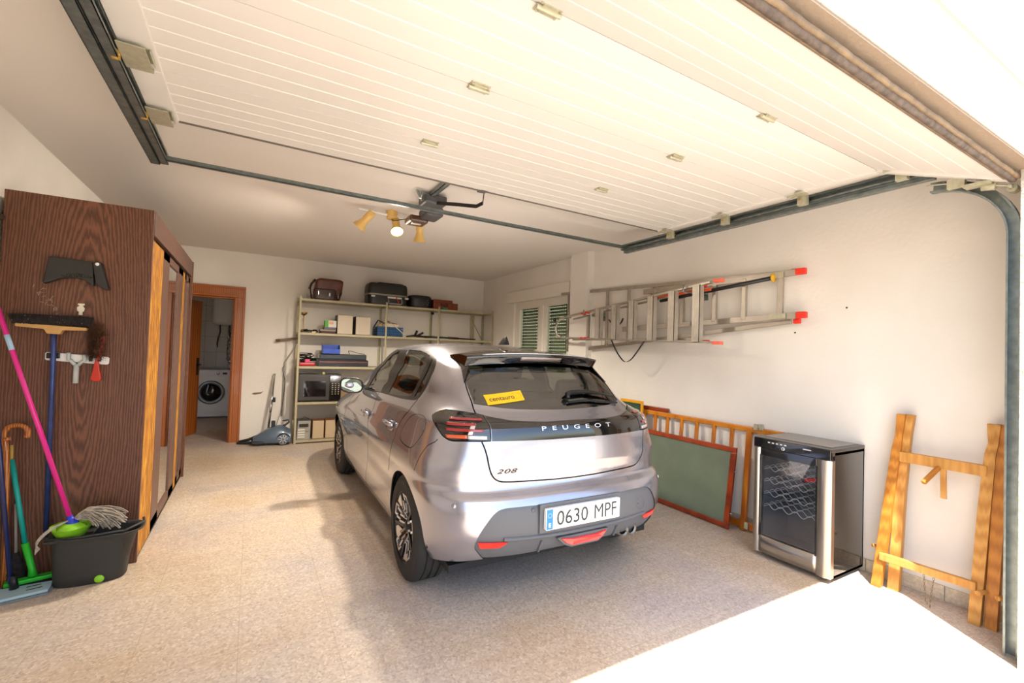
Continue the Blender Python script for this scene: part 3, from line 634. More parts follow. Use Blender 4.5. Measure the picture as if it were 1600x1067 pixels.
def bandpoly(pl, w=.004):
    pl = dens(pl, False); L = []; R = []
    for i, (u, v) in enumerate(pl):
        E, G = metric(u, v); p = pl[max(i-1, 0)]; q = pl[min(i+1, len(pl)-1)]; tx, ty = (q[0]-p[0])*E, (q[1]-p[1])*G; n = math.hypot(tx, ty) or 1
        nx, ny = -ty/n*w, tx/n*w; L.append((u+nx/E, v+ny/G)); R.append((u-nx/E, v-ny/G))
    return L+R[::-1]
def inside(P, poly):
    x, y = P[:, 0], P[:, 1]; r = np.zeros(len(P), bool); n = len(poly); j = n-1
    for i in range(n):
        xi, yi = poly[i]; xj, yj = poly[j]
        if yi != yj:
            c = ((yi > y) != (yj > y)) & (x < (xj-xi)*(y-yi)/(yj-yi)+xi); r ^= c
        j = i
    return r
FT = FEAT
arcs = lambda a0, r, z0=.305: [u_of(max(z0+r*math.sin(t), .172), a=a0+r*math.cos(t)) for t in np.linspace(math.pi*1.22, -math.pi*.22, 40)]
A_R = arcs(.0, .338); A_F = arcs(2.56, .345)
front_edge = [u_of(z, a=a) for a, z in ((1.72, 1.00), (1.90, .93), (2.02, .80), (2.06, .60), (2.05, .42), (2.0, .26))]
lowv = .105
regs = {}
regs['arch_r'] = A_R+[(A_R[-1][0], -.1), (A_R[0][0], -.1)]; regs['arch_f'] = A_F+[(A_F[-1][0], -.1), (A_F[0][0], -.1)]
regs['cutoff'] = [(-.1, .163), (.30, .163), (.41, .167), (.50, .135), (.62, .10), (.8, .07), (1.3, .055), (2.3, .055), (3.1, .07), (3.1, -.1), (-.1, -.1)]
cutline = smooth(FT['cut'], False); cutlow = smooth(FT['cutlow'], False)
GAPS = {'g_cut': bandpoly([(.5040, 1.45)]+cutline), 'g_cutlow': bandpoly(cutlow+[(-.02, .565)]), 'g_door_r': bandpoly(smooth(FT['doorR'][:9], False)), 'g_door_b': bandpoly(FT['doorB'][:4]+[(1.46, .16), (1.46, .11)], .0034),
        'g_front': bandpoly(smooth(front_edge, False), .0034), 'g_bump': bandpoly(FT['bump'], .0026), 'g_flap': bandpoly(smooth(FT['flap'])+[FT['flap'][0]], .0026),
        'g_lamp': bandpoly(FT['lamp']+[FT['lamp'][0]], .0034), 'g_sill': bandpoly([(1.19, .125), (1.46, .11), (1.80, .12)], .003)}
regs.update(GAPS)
regs['lamp'] = FT['lamp']
trim = [(min(u, 2.37), min(v, 1.535)) for u, v in smooth(FT['trim'], True, 2)]
regs['pane1'] = FT['pane1']; regs['pane2'] = FT['pane2']; regs['pane3'] = FT['pane3']; regs['trim'] = trim
glass = FT['glass']; regs['glass'] = [(-.05, glass[0][1])]+glass+[(.50, 1.375), (-.05, 1.40)]
lp = FT['lamp']
regs['band'] = [(-.05, FT['bandtop'][-1][1])]+FT['bandtop'][::-1]+[(lp[7][0]-.004, lp[7][1]), (lp[8][0]-.004, lp[8][1]), (lp[9][0]-.004, lp[9][1]), (lp[10][0]-.004, lp[10][1])]+FT['bandbot']+[(-.05, FT['bandbot'][-1][1])]
regs['tail'] = [(-.05, .565)]+cutlow[::-1]+[(.40, .82)]+[(lp[10][0]+.01, .83), (.40, .975)]+cutline[::-1]+[(.504, 1.45), (-.05, 1.45)]
ins = smooth(FT['insert'][:9], False)+FT['insert'][9:]
regs['insert'] = [(.41, -.1), (.403, .165)]+ins+[(-.05, ins[-1][1]), (-.05, -.1)]
regs['bumper'] = [(-.05, .565)]+cutlow[::-1]+[FT['lamp'][k] for k in (12, 13)]+FT['bump']+[(.70, .55), (.70, -.1), (-.05, -.1)]
regs['flap'] = smooth(FT['flap'])
regs['door_rear'] = smooth(FT['doorR'][:9], False)+[(1.06, .45), (1.12, .25), (1.18, .135), (1.30, .118), (1.46, .11), (1.45, .30)]+[FT['doorB'][3], FT['doorB'][2], FT['doorB'][1], FT['doorB'][0]]
regs['door_front'] = FT['doorB'][:4]+[(1.46, .11), (1.80, .12)]+front_edge[::-1]+[FT['trim'][0]]
regs['windshield'] = [(2.46, .985), (2.50, 1.15), (2.53, 1.3), (2.56, 1.47), (3.1, 1.53), (3.1, .985)]
ORDER = ['arch_r', 'arch_f', 'cutoff']+list(GAPS)+['lamp', 'pane1', 'pane2', 'pane3', 'trim', 'glass', 'band', 'tail', 'insert', 'bumper', 'flap', 'door_rear', 'door_front', 'windshield']
US = 1.8
pts = []; edges = []
def clampp(p): return (min(max(p[0], 0), 3)*US, min(max(p[1], 0), VMAX))
for k in ORDER:
    pl = dens(regs[k]) if k not in GAPS else regs[k]
    o = len(pts); pts += [clampp(p) for p in pl]; n = len(pl); edges += [(o+i, o+(i+1) % n) for i in range(n)]
o = len(pts)
bd = dens([(0, 0), (3, 0), (3, VMAX), (0, VMAX)], st=.03); pts += [clampp(p) for p in bd]; edges += [(o+i, o+(i+1) % len(bd)) for i in range(len(bd))]
ug = np.concatenate([np.arange(.02, 1, .022), np.arange(1, 2, .012), np.arange(2, 3, .03)])
for i, vv in enumerate(np.arange(.02, VMAX, .021)):
    for uu in ug: pts.append((uu*US, vv))
res = geometry.delaunay_2d_cdt([Vector(p) for p in pts], edges, [], 0, 1e-6)
V2 = np.array([(p[0]/US, p[1]) for p in res[0]]); T = np.array([t for t in res[2] if len(t) == 3])
P3 = surf(V2[:, 0], V2[:, 1]); N3 = normal(np.clip(V2[:, 0], 0, 3), np.clip(V2[:, 1], .002, VMAX-.002))
N3[np.abs(V2[:, 0]) < 1e-5, 1] = 0; N3 /= np.linalg.norm(N3, axis=1, keepdims=True)
N3[(V2[:, 1] > 1.4) & (N3[:, 2] < .1)] = (0, 0, 1)
cen = V2[T].mean(1); region = np.full(len(T), -1)
for i, k in enumerate(ORDER):
    m = inside(cen, regs[k]) & (region < 0); region[m] = i
tn = np.cross(P3[T[:, 1]]-P3[T[:, 0]], P3[T[:, 2]]-P3[T[:, 0]]); fl = (tn*N3[T[:, 0]]).sum(1) < 0; T[fl] = T[fl][:, ::-1]
area = np.linalg.norm(tn, axis=1)
def shell(name, keys, m, parent, off=0., skirt=.010, sides=(1, -1), label=None, inward=False, extra=None):
    ids = [ORDER.index(k) if k else -1 for k in keys]; sel = T[np.isin(region, ids) & (area > 1e-10)]
    if len(sel) == 0: return None
    vs = []; fs = []; ns = []; sk_ = set()
    for s in sides:
        used = np.unique(sel)
        if s == sides[0]: mid = {}
        mp_ = {}
        for k in used:
            k = int(k)
            if abs(P3[k][1]) < 1e-6 and k in mid: mp_[k] = mid[k]; continue
            mp_[k] = len(vs); mid[k] = len(vs)
            p = P3[k]+N3[k]*off; vs.append(C2(p[0], p[1]*s, p[2])); q = N3[k]; ns.append(C2(q[0], q[1]*s, q[2]))
        tri = [[mp_[int(k)] for k in t] for t in sel]
        if s > 0: tri = [t for t in tri]
        else: tri = [t[::-1] for t in tri]
        fs += tri
        if skirt and s == sides[-1]:
            cnt = {}
            for t in fs:
                for a, b in ((t[0], t[1]), (t[1], t[2]), (t[2], t[0])): cnt[(a, b)] = 1
            low = {}
            for (a, b) in list(cnt):
                if (b, a) not in cnt:
                    for k in (a, b):
                        if k not in low: low[k] = len(vs); vs.append(vs[k]-ns[k]*skirt); ns.append(ns[k])
                    sk_.add(len(fs)); fs.append([b, a, low[a], low[b]])
    if extra: 
        ev, ef, en = extra; o = len(vs); vs += ev; ns += en; fs += [[i+o for i in f] for f in ef]
    me = bpy.data.meshes.new(name); me.from_pydata([tuple(v) for v in vs], [], fs); me.materials.append(m); me.materials.append(GAP)
    me.polygons.foreach_set('use_smooth', [len(f) == 3 or extra is not None for f in fs]); me.polygons.foreach_set('material_index', [1 if i in sk_ else 0 for i in range(len(fs))]); me.update()
    me.normals_split_custom_set_from_vertices([tuple(n) for n in ns])
    o_ = bpy.data.objects.new(name, me); COL.objects.link(o_); o_.parent = parent
    if label: o_['label'] = label
    return o_
# roof ridge closing strip
ridge = [surf(u, VMAX) for u in np.linspace(0, 3, 30)]
ev = []; ef = []; en = []
for s in (1, -1):
    o = len(ev)
    for p in ridge: ev += [C2(p[0], p[1]*s, p[2]), C2(p[0], 0, p[2])]; en += [Vector((0, 0, 1))]*2
    for i in range(len(ridge)-1): ef.append([o+2*i, o+2*i+1, o+2*i+3, o+2*i+2][::(-1 if s > 0 else 1)])
body = shell('body', [None, ''][:1], PAINT, car, extra=(ev, ef, en), label='silver painted body')
shell('rear_bumper', ['bumper'], PAINT, car)
tg = shell('tailgate', ['tail'], PAINT, car)
shell('panel_gap', list(GAPS), GAP, car, off=-.010, skirt=0)
shell('bumper_insert', ['insert'], GREYPL, car, off=-.007, skirt=.004, label='grey plastic lower bumper')
shell('rear_window', ['glass'], RGLASS, tg, off=-.003, skirt=0)
bandp = shell('light_band', ['band'], GLOSSBLK, tg, off=.001, skirt=.004, label='gloss black band across the tailgate')
shell('windshield', ['windshield'], CGLASS, car, off=-.003, skirt=0)
for s, dn in ((1, 'left'), (-1, 'right')):
    shell('fuel_flap' if s > 0 else 'quarter_panel', ['flap'], PAINT, car, sides=(s,))
    d2 = shell('rear_door', ['door_rear'], PAINT, car, sides=(s,)); d1 = shell('front_door', ['door_front'], PAINT, car, sides=(s,))
    shell('window_trim', ['trim'], TRIMBLK, car, off=.001, skirt=.008, sides=(s,))
    shell('window_pane', ['pane1'], CGLASS, d1, off=-.003, skirt=0, sides=(s,)); shell('window_pane', ['pane2'], CGLASS, d2, off=-.003, skirt=0, sides=(s,))
    shell('quarter_window', ['pane3'], CGLASS, car, off=-.003, skirt=0, sides=(s,))
    lm = shell('tail_lamp', ['lamp'], GLOSSBLK, car, off=.002, skirt=.006, sides=(s,), label='smoked tail lamp with red bars')
    def patch(nm, q, mt, par, off=.0055, nu=12, nv=4, sd=s):
        rows = []
        for j in range(nv+1):
            row = []
            for i in range(nu+1):
                x, y = i/nu, j/nv; u = (q[0][0]*(1-x)+q[1][0]*x)*(1-y)+(q[3][0]*(1-x)+q[2][0]*x)*y; v = (q[0][1]*(1-x)+q[1][1]*x)*(1-y)+(q[3][1]*(1-x)+q[2][1]*x)*y
                row.append(SP3(u, v, off, sd))
            rows.append(row)
        return MB().grid(rows).build(nm, mt, par, solid=.003)
    for k_, mt in (('bar1', LENSR), ('bar2', LENSR), ('bar3', LENSR), ('clear', LENSW), ('amber', LENSO), ('white', LENSW)): patch('lamp_segment', FT[k_], mt, lm)
    for (a, z) in ((1.16, .845), (.415, .87)):
        dd = d1 if a > 1 else d2
        MB().grid([[side_pt(a+.095*x, z+.035*y, .002-.012*max(0, 1-x*x-y*y), s) for x in np.linspace(-1, 1, 9)] for y in np.linspace(-1, 1, 7)]).build('handle_recess', TRIMBLK if 0 else PAINT, dd)
        MB().tube([side_pt(a+.085, z+.004, .006, s), side_pt(a+.07, z+.006, .028, s), side_pt(a-.07, z+.006, .030, s), side_pt(a-.095, z+.004, .004, s)], .0135, 10).build('door_handle', PAINT, dd)
    # reflector, sensor
    rq = FT['refl']; o = []
    m_ = MB(); ring = [SP3(u, v, .002, s) for u, v in dens(rq, st=.02)]; m_.add(ring, [tuple(range(len(ring)))]); m_.build('reflector', REFL, car, solid=.006)
    # mirror
    mc = Vector((-.90*s, 1.62, 1.045)); hs = MB()
    for i in range(1): hs.sphere(mc+Vector((0, .02, 0)), .1, 20, 12, (1.0, .62, .66))
    mh = hs.build('wing_mirror', PAINT, car)
    rr_ = MB(); rim = []
    for k in range(28):
        t = 2*math.pi*k/28; c_, s_ = math.cos(t), math.sin(t); e = (abs(c_)**3+abs(s_)**3)**(-1/3); rim.append(mc+Vector((.094*c_*e, -.035-.012*s*c_, .064*s_*e+.008*s*-c_)))
    rr_.tube(rim, .008, 8, closed=True).build('mirror_rim', TRIMBLK, mh)
    MB().add(rim, [tuple(range(28))]).build('mirror_glass', mat('mirror_face', '#7f8a84', .02, 1) if 'mirror_face' not in bpy.data.materials else bpy.data.materials['mirror_face'], mh, solid=.004)
    MB().bar(mc+Vector((.09*s, .02, -.02)), (-.74*s, 1.66, 1.03), .07, .03).build('mirror_arm', TRIMBLK, mh, bevel=.008)
# sticker in the rear window with lettering
q = FT['sticker']; STK = mat('sticker_yellow', '#f8be10', .5, emit='#f8be10', es=.0)
def squv(x, y):  # x right, y up in the photo sense
    x, y = x, 1-y
    return ((q[0][0]*(1-x)+q[1][0]*x)*(1-y)+(q[3][0]*(1-x)+q[2][0]*x)*y, (q[0][1]*(1-x)+q[1][1]*x)*(1-y)+(q[3][1]*(1-x)+q[2][1]*x)*y)
st = MB().grid([[SP3(*squv(i/12, j/6), .001, 1) for i in range(13)] for j in range(7)]).build('rental_sticker', STK, tg)
st['label'] = 'yellow sticker with dark lettering'
INK = mat('ink', '#3b3220', .6)
textput('sticker_text', 'centauro', lambda x, y, d: SP3(*squv(.08+.66*x, .30+.34*y), .002, 1), INK, st, bold=.012)
ov = [SP3(*squv(.78+.17*math.cos(t), .52+.30*math.sin(t)), .002, 1) for t in np.linspace(-2.2, 2.0, 24)]
MB().tube(ov, .0012, 5).build('sticker_ring', mat('sticker_orange', '#e59a12', .5), st)
# brand lettering and model number
textput('brand_lettering', 'PEUGEOT', lambda x, y, d: rear_pt(.242-.505*x, .9575+.0225*y, .0045), mat('letter_silver', '#e4e4e6', .25, .6), tg, space=2.1, bold=.012)
textput('model_number', '208', lambda x, y, d: rear_pt(.515-.118*x, .740+.024*y, .003), mat('badge_dark', '#3a3a3c', .25, .8), tg, space=1.1, bold=-.004, shear=.3)
# number plate
pl = MB()
pc = .017
pf = lambda x, y, d: C2(-.712-.0*y-d, pc+.26-.52*x, .447+.113*y)
box((-.285-pc, -.69, .425), (.285-pc, -.676, .582)).build('plate_recess', GREYPL, car, world=False, bevel=.004)
plate = MB().prism([(0, .04), (.01, 0), (.99, 0), (1, .04), (1, .96), (.99, 1), (.01, 1), (0, .96)], 0, -.02, pf).build('number_plate', mat('plate_white', '#f4f4f2', .3), car, world=False)
plate['label'] = 'white registration plate reading 0630 MPF'
MB().prism([(.008, .03), (.085, .03), (.085, .97), (.008, .97)], .0008, 0, pf).build('plate_blue_band', mat('plate_blue', '#1c7fe0', .35), plate, world=False)
PK = mat('plate_ink', '#2a2c2a', .4)
textput('plate_text', '0630', lambda x, y, d: pf(.135+.41*x, .15+.70*y, d), PK, plate, thick=.0012, bold=.004)
textput('plate_text', 'MPF', lambda x, y, d: pf(.635+.315*x, .15+.70*y, d), PK, plate, thick=.0012)
textput('plate_country', 'E', lambda x, y, d: pf(.033+.028*x, .13+.2*y, d), mat('plate_letter_white', '#ffffff', .4), plate, thick=.0014, bold=.03)
m = MB()
for k in range(12):
    a = 2*math.pi*k/12; cx, cy = .046+.022*math.cos(a), .68+.10*math.sin(a); m.add([pf(cx+.004*math.cos(b_), cy+.018*math.sin(b_), .0014) for b_ in (math.pi/2+j*math.pi*.4 for j in range(5))], [(0, 1, 2, 3, 4)])
m.build('plate_stars', mat('star_yellow', '#cfd64a', .5), plate, world=False)
# fog lamp, diffuser, exhaust, sensors
def fogf(x, y, d): return C2(-.705+.02*abs(x)-d, .162*x-.002, .362+y)
fg = MB().prism([(-1, .018), (-.8, -.012), (-.55, -.026), (.55, -.026), (.8, -.012), (1, .018), (.5, .008), (-.5, .008)], .012, -.02, fogf).build('fog_lamp', REFL, car, world=False, bevel=.003)
MB().prism([(-1.14, .02), (-.85, -.022), (-.58, -.038), (.58, -.038), (.85, -.022), (1.14, .02), (.9, .024), (-.9, .024)], .004, -.02, fogf).build('fog_surround', GREYPL, car, world=False, bevel=.003)
for b_ in (-.27, .27): MB().bar(rear_pt(b_, .375, -.004), rear_pt(b_, .305, -.002), .012, .018, up=(0, -1, 0)).build('diffuser_fin', GREYPL, car, world=False, bevel=.003)
MB().grid([[rear_pt(b_, .42-.02*math.cos(b_*3)+dz, o_) for b_ in np.linspace(-.50, .50, 25)] for dz, o_ in ((.008, -.006), (.004, .006), (-.006, .008), (-.012, -.006))]).build('diffuser_edge', GREYPL, car)
MB().lathe([(.030, .0), (.038, .0), (.040, -.01), (.040, .15), (.034, .15), (.032, .01), (.0, .1)], C2(-.63, -.415, .325), 'y', 24).lathe([(.030, .0), (.038, .0), (.040, -.01), (.040, .15), (.034, .15), (.032, .01)], C2(-.63, -.350, .325), 'y', 24).build('exhaust_tip', mat('exhaust_steel', '#77736f', .3, .9), car, world=False)
for b_, z, nm in ((.741, .589, 'p'), (.332, .552, 'g'), (-.436, .475, 'g'), (-.741, .589, 'p')):
    c = rear_pt(b_, z, .001 if nm == 'p' else -.005); n = (rear_pt(b_, z, .01)-rear_pt(b_, z, 0)).normalized(); mt = n.to_track_quat('Z', 'Y').to_matrix()
    MB().lathe([(0, .002), (.011, .002), (.012, .0), (.013, -.004)], c, 'z', 18, mtx=mt).build('parking_sensor', PAINT if nm == 'p' else GREYPL, car, world=False)
c = rear_pt(-.44, .49, -.005); n = (rear_pt(-.44, .49, .01)-rear_pt(-.44, .49, 0)).normalized(); mt = n.to_track_quat('Z', 'Y').to_matrix()
MB().lathe([(.034, 0), (.036, .0015), (.038, 0)], rear_pt(-.462, .482, -.0065), 'z', 28, mtx=mt).build('towing_cover', GREYPL, car, world=False)
# spoiler
def spl(b):
    k = (abs(b)/.52)**2.4
    la, lz = -.205+.075*k, 1.385-.026*k
    top = []
    u, v = u_of(1.405-.05*k, b=min(abs(b), .50)); f0 = surf(u, v)
    a0, z0 = float(f0[0]), float(f0[2])
    for t in np.linspace(0, 1, 8): top.append((a0+(la-a0)*t, z0+.004+(lz-z0-.004)*t+.012*math.sin(math.pi*t)))
    ug, vg = u_of(1.315-.03*k, b=min(abs(b), .50)); g_ = surf(ug, vg)
    low = [(la+.004, lz-.014), (la+.032, lz-.050), (float(g_[0])-.005, lz-.060)]
    return top+low
rows = [[C2(a, b, z) for a, z in spl(b)] for b in np.linspace(-.515, .515, 41)]
sp = MB().grid(rows)
for row in (rows[0], rows[-1]): sp.add(row, [tuple(range(len(row)))])
sp = sp.build('roof_spoiler', GLOSSBLK, tg, label='gloss black roof spoiler')
def lipf(b, t):
    p = spl(b); a, z = p[8]; c, d_ = p[9]; return C2(a+(c-a)*t-.003, b, z+(d_-z)*t)
MB().grid([[lipf(b, t) for b in np.linspace(-.160, .160, 13)] for t in (.12, .85)]).build('brake_light', mat('brake_lens', '#8a7c78', .15, .3, coat=1), sp, solid=.006)
MB().tube([C2(spl(b)[7][0]+.004, b, spl(b)[7][1]+.004) for b in np.linspace(-.42, .42, 30)], .0035, 6).build('spoiler_highlight', mat('spoiler_highlight_silver', '#d9d9dd', .25, .6), sp)  # pale tube painted as the highlight along the black spoiler lip
for s in (1, -1):
    f = MB(); u0, v0 = u_of(1.345, b=.50); 
    ring = [SP3(.497, 1.385, .004, s), SP3(.470, 1.345, .02, s), SP3(.468, 1.29, .02, s), SP3(.497, 1.175, .004, s), SP3(.512, 1.26, .003, s)]
    f.add(ring, [(0, 1, 2, 3, 4)]).build('side_blade', GLOSSBLK, sp, solid=.006)
# shark fin antenna
fn = MB(); rows = []
for t in np.linspace(0, 1, 9):
    z = 1.450+.066*t; a0 = .275+.04*t**1.5; L = .145*(1-t)**.7+.012; wd = .026*(1-t)**.8+.002
    rows.append([C2(a0+L*(.5-.5*math.cos(x)), wd*math.sin(x), z-.04*(1-t)*0) for x in np.linspace(0, 2*math.pi, 21)])
fn.grid(rows).build('antenna_fin', TRIMBLK, car, world=False)
# wiper
wp = [(-.060, 1.100), (-.070, 1.125), (-.10, 1.136), (-.22, 1.140), (-.33, 1.128), (-.485, 1.096)]
MB().tube([rear_pt(b, z, .022) for b, z in wp], [.012, .016, .017, .014, .011, .004], 8).build('wiper_arm', TRIMBLK, tg)
MB().tube([rear_pt(b, z-.022, .010) for b, z in ((-.06, 1.108), (-.2, 1.116), (-.33, 1.106), (-.48, 1.090))], .007, 6).build('wiper_blade', RUBBER, tg)
MB().lathe([(0, .035), (.02, .03), (.026, 0)], rear_pt(-.045, 1.09, 0), 'y', 16).build('wiper_hub', TRIMBLK, tg, world=False)
# cabin: liner, shelf, seats, headrests, wheel, dash
cab = shell('cabin_liner', [None, 'tail', 'bumper', 'door_rear', 'door_front', 'flap', 'trim', 'lamp', 'band', 'insert']+list(GAPS), INTER, car, off=-.035, skirt=0)
MB().box((-.72, -.45, .20), (.72, 3.0, .24)).build('underbody', INTER, car, world=False)
box((-.42, -.48, .33), (.30, -.42, .36)).build('rear_underside', INTER, car, world=False)
def seat(x, y, wd, bh, par, ang=.32):
    q_ = MB(); 
    q_.box((x-wd/2, y, .45), (x+wd/2, y+.48, .58)); s_ = q_.build('seat', SEATM, par, world=False, bevel=.05, segs=4)
    mt_ = Matrix.Translation((x, y+.02, .55)) @ Matrix.Rotation(ang, 4, 'X')
    MB().box((-wd/2, -.12, 0), (wd/2, .02, bh), mt_).build('backrest', SEATM, s_, world=False, bevel=.05, segs=4)
    return s_, mt_
for x, y in ((-.36, 1.15), (.36, 1.15)):
    s_, mt_ = seat(x, y, .50, .60, car)
    MB().box((-.13, -.10, .64), (.13, .0, .84), mt_).build('headrest', SEATM, s_, world=False, bevel=.045, segs=4)
s_, mt_ = seat(0, .28, 1.22, .55, car, .38)
for x in (-.40, .0, .40): MB().box((x-.13, -.09, .56), (x+.13, .0, .72), mt_).build('headrest', SEATM, s_, world=False, bevel=.04, segs=4)
MB().box((-.62, -.36, .965), (.62, .10, .985)).build('parcel_shelf', INTER, car, world=False, bevel=.005)
MB().box((-.70, 1.85, .75), (.70, 2.35, .95)).build('dashboard', INTER, car, world=False, bevel=.05, segs=3)
mt = Matrix.Rotation(math.radians(65), 3, 'X')
MB().tube([Vector((-.36, 1.78, .92))+mt @ Vector((.18*math.cos(t), .16*math.sin(t), 0)) for t in np.linspace(0, 2*math.pi, 29)[:-1]], .014, 8, closed=True).build('steering_wheel', TRIMBLK, car, world=False)
# wheels
TYRE = mat('tyre_rubber', '#2b2927', .8, bump=.15, bscale=120); RIMD = mat('rim_black', '#1c1c1f', .35, .3); RIMS = mat('rim_diamond_cut', '#c9c5c2', .25, .9)
def make_wheel(parent, loc, s):
    R_ = .310; w_ = .195
    prof = [(.205, 0), (.215, -.002), (.225, .002), (.262, -.003), (.285, .004), (.302, .014), (.309, .028)]
    for g in (.055, .0975, .14): prof += [(.3105, g-.0055), (.302, g-.0045), (.302, g+.0045), (.3105, g+.0055)]
    prof += [(.309, .167), (.302, .181), (.28, .193), (.22, .195), (.205, .19)]
    t_ = MB().lathe([(r, -s*h) for r, h in prof], (0, 0, 0), 'x', 72)
    # s=+1: outer face at -x (left side); profile measured inwards
    t_.v = [Vector((-v.x, v.y, v.z)) for v in t_.v]
    o = t_.build('wheel', TYRE, parent, world=False); o.location = loc
    e = o.modifiers.new('e', 'EDGE_SPLIT'); e.split_angle = math.radians(50)
    X = lambda h: s*h
    rm = MB().lathe([(X(.0) and .0 or .0, X(.075)), (.16, X(.07)), (.196, X(.05)), (.198, X(.012)), (.203, X(.004)), (.212, X(.002)), (.214, X(.012)), (.205, X(.06)), (.205, X(.17))], (0, 0, 0), 'x', 48)
    rim = rm.build('rim', RIMD, o, world=False)
    def pol(r, a, h): return Vector((X(h), r*math.cos(a), r*math.sin(a)))
    for k in range(5):
        a0 = 2*math.pi*k/5+math.pi/2
        m = MB()
        for sg in (-1, 1):
            pts = [(.045, .30), (.10, .235), (.155, .20), (.192, .185)]
            for (r1, d1_), (r2, d2_) in zip(pts[:-1], pts[1:]): m.bar(pol(r1, a0+sg*d1_*(1 if r1 > .05 else 1.4), .030+.02*(r1 < .05)), pol(r2, a0+sg*d2_, .018), .015, .030, up=(1, 0, 0))
        m.bar(pol(.192, a0-.20, .016), pol(.192, a0+.20, .016), .014, .025, up=(1, 0, 0))
        m.build('spoke', RIMS, rim, world=False, bevel=.002)
        a1 = a0+math.pi/5
        MB().add([pol(.10, a1-.22, .030), pol(.192, a1-.33, .014), pol(.198, a1, .014), pol(.16, a1+.03, .022)], [(0, 1, 2, 3)]).build('spoke_insert', RIMS, rim, world=False, solid=.008)
        MB().bar(pol(.05, a1, .035), pol(.195, a1+.16, .020), .020, .028, up=(1, 0, 0)).build('dark_spoke', RIMD, rim, world=False, bevel=.002)
    MB().lathe([(0, X(.018)), (.028, X(.02)), (.034, X(.03)), (.05, X(.035)), (.055, X(.06))], (0, 0, 0), 'x', 24).build('hub_cap', RIMD, rim, world=False)
    return o
for a in (0., 2.56):
    for s in (1, -1): make_wheel(car, C2(a, .845*s, .310), s)
for a in (0., 2.56):
    for s in (1, -1): MB().lathe([(.0, -.45*s), (.352, -.45*s), (.352, -.815*s)], (0, a, .31), 'x', 32, ang=math.pi).build('wheel_well', INTER, car, world=False)
# ------------------------------------------------------------ wardrobe
WN = wood('wenge_veneer', '#5c3727', '#86573f', (1, 1, .12), 24, .42, 7, .12, rings=(-.04, 0, -.14))
WN2 = mat('wenge_edge', '#6b4c40', .45, var=.15, vscale=30)
CHIP = wood('raw_board', '#a8681a', '#eaa838', (2, 2, .35), 9, .7, 9, .2)
MIRR = mat('mirror', '#dfe2de', .02, 1)
wd = thing('wardrobe', 'dark wood-grain wardrobe with mirrored sliding doors against the left wall', 'wardrobe', (-.91, 4.68, 0))
WX0, WX1, WY_0, WY_1, WH = -1.245, -.573, 3.635, 5.76, 2.222
box((WX0, WY_0, 0), (WX1, WY_0+.022, WH)).build('side_panel', WN, wd, bevel=.002)
box((WX0+.02, WY_0+.022, 0), (WX1-.030, WY_1-.03, .05)).build('plinth', WN2, wd)
box((WX0, WY_1-.03, 0), (WX1+.012, WY_1, WH+.0)).build('side_panel', WN, wd, bevel=.002)
box((WX0, WY_0+.022, 0), (WX0+.008, WY_1-.03, WH-.04)).build('back_panel', WN2, wd)
box((WX0, WY_0+.022, WH-.06), (WX1-.03, WY_1-.03, WH-.035)).build('top_board', WN2, wd)
box((WX0, WY_0+.022, .06), (WX1-.10, WY_1-.03, .08)).build('bottom_board', WN2, wd)
box((WX1-.022, WY_0+.022, 2.067), (WX1+.004, WY_1-.03, WH)).build('fascia', WN2, wd, bevel=.002)
MB().box((WX1-.09, WY_0+.022, 2.05), (WX1-.022, WY_1-.03, 2.066)).box((WX1-.058, WY_0+.022, 2.02), (WX1-.054, WY_1-.03, 2.05)).box((WX1-.09, WY_0+.022, .0), (WX1-.01, WY_1-.03, .012)).build('sliding_track', mat('track_brown', '#2c211c', .4, .3), wd)
box((WX1-.022, WY_0+.030, .02), (WX1-.006, 4.085, 2.04)).build('inner_board', CHIP, wd)
def sliding(y0, y1, x, st=.13):
    d = MB().box((x-.018, y0, .03), (x, y0+st, 2.045)).box((x-.018, y1-st, .03), (x, y1, 2.045)).box((x-.018, y0, .03), (x, y1, .10)).box((x-.018, y0, 1.99), (x, y1, 2.045)).build('sliding_door', WN2, wd, bevel=.0015)
    box((x-.014, y0+st, .10), (x-.010, y1-st, 1.99)).build('mirror_panel', MIRR, d)
    return d
sliding(4.10, 5.15, WX1-.006, .27); sliding(5.31, 5.725, WX1-.010, .12)
box((WX1-.024, 5.155, .03), (WX1-.008, 5.305, 2.04)).build('inner_board', CHIP, wd)
MB().lathe([(0, .004), (.012, .004), (.014, 0)], (WX1-.01, 5.02, 2.035), 'x', 12).build('screw_cap', CHROME, wd)
sc_ = MB()
r_ = random.Random(2)
for i in range(34):
    x = -1.09+.13*(i/34)+r_.uniform(-.02, .02); z = 1.68-.22*(i/34)+r_.uniform(-.03, .03); a = r_.uniform(0, 6)
    sc_.bar((x, WY_0-.0004, z), (x+.018*math.cos(a), WY_0-.0004, z+.018*math.sin(a)), .0008, .002, up=(0, 0, 1))
sc_.build('scratch_marks', mat('scratch', '#a08b7c', .8), wd)['kind'] = 'stuff'
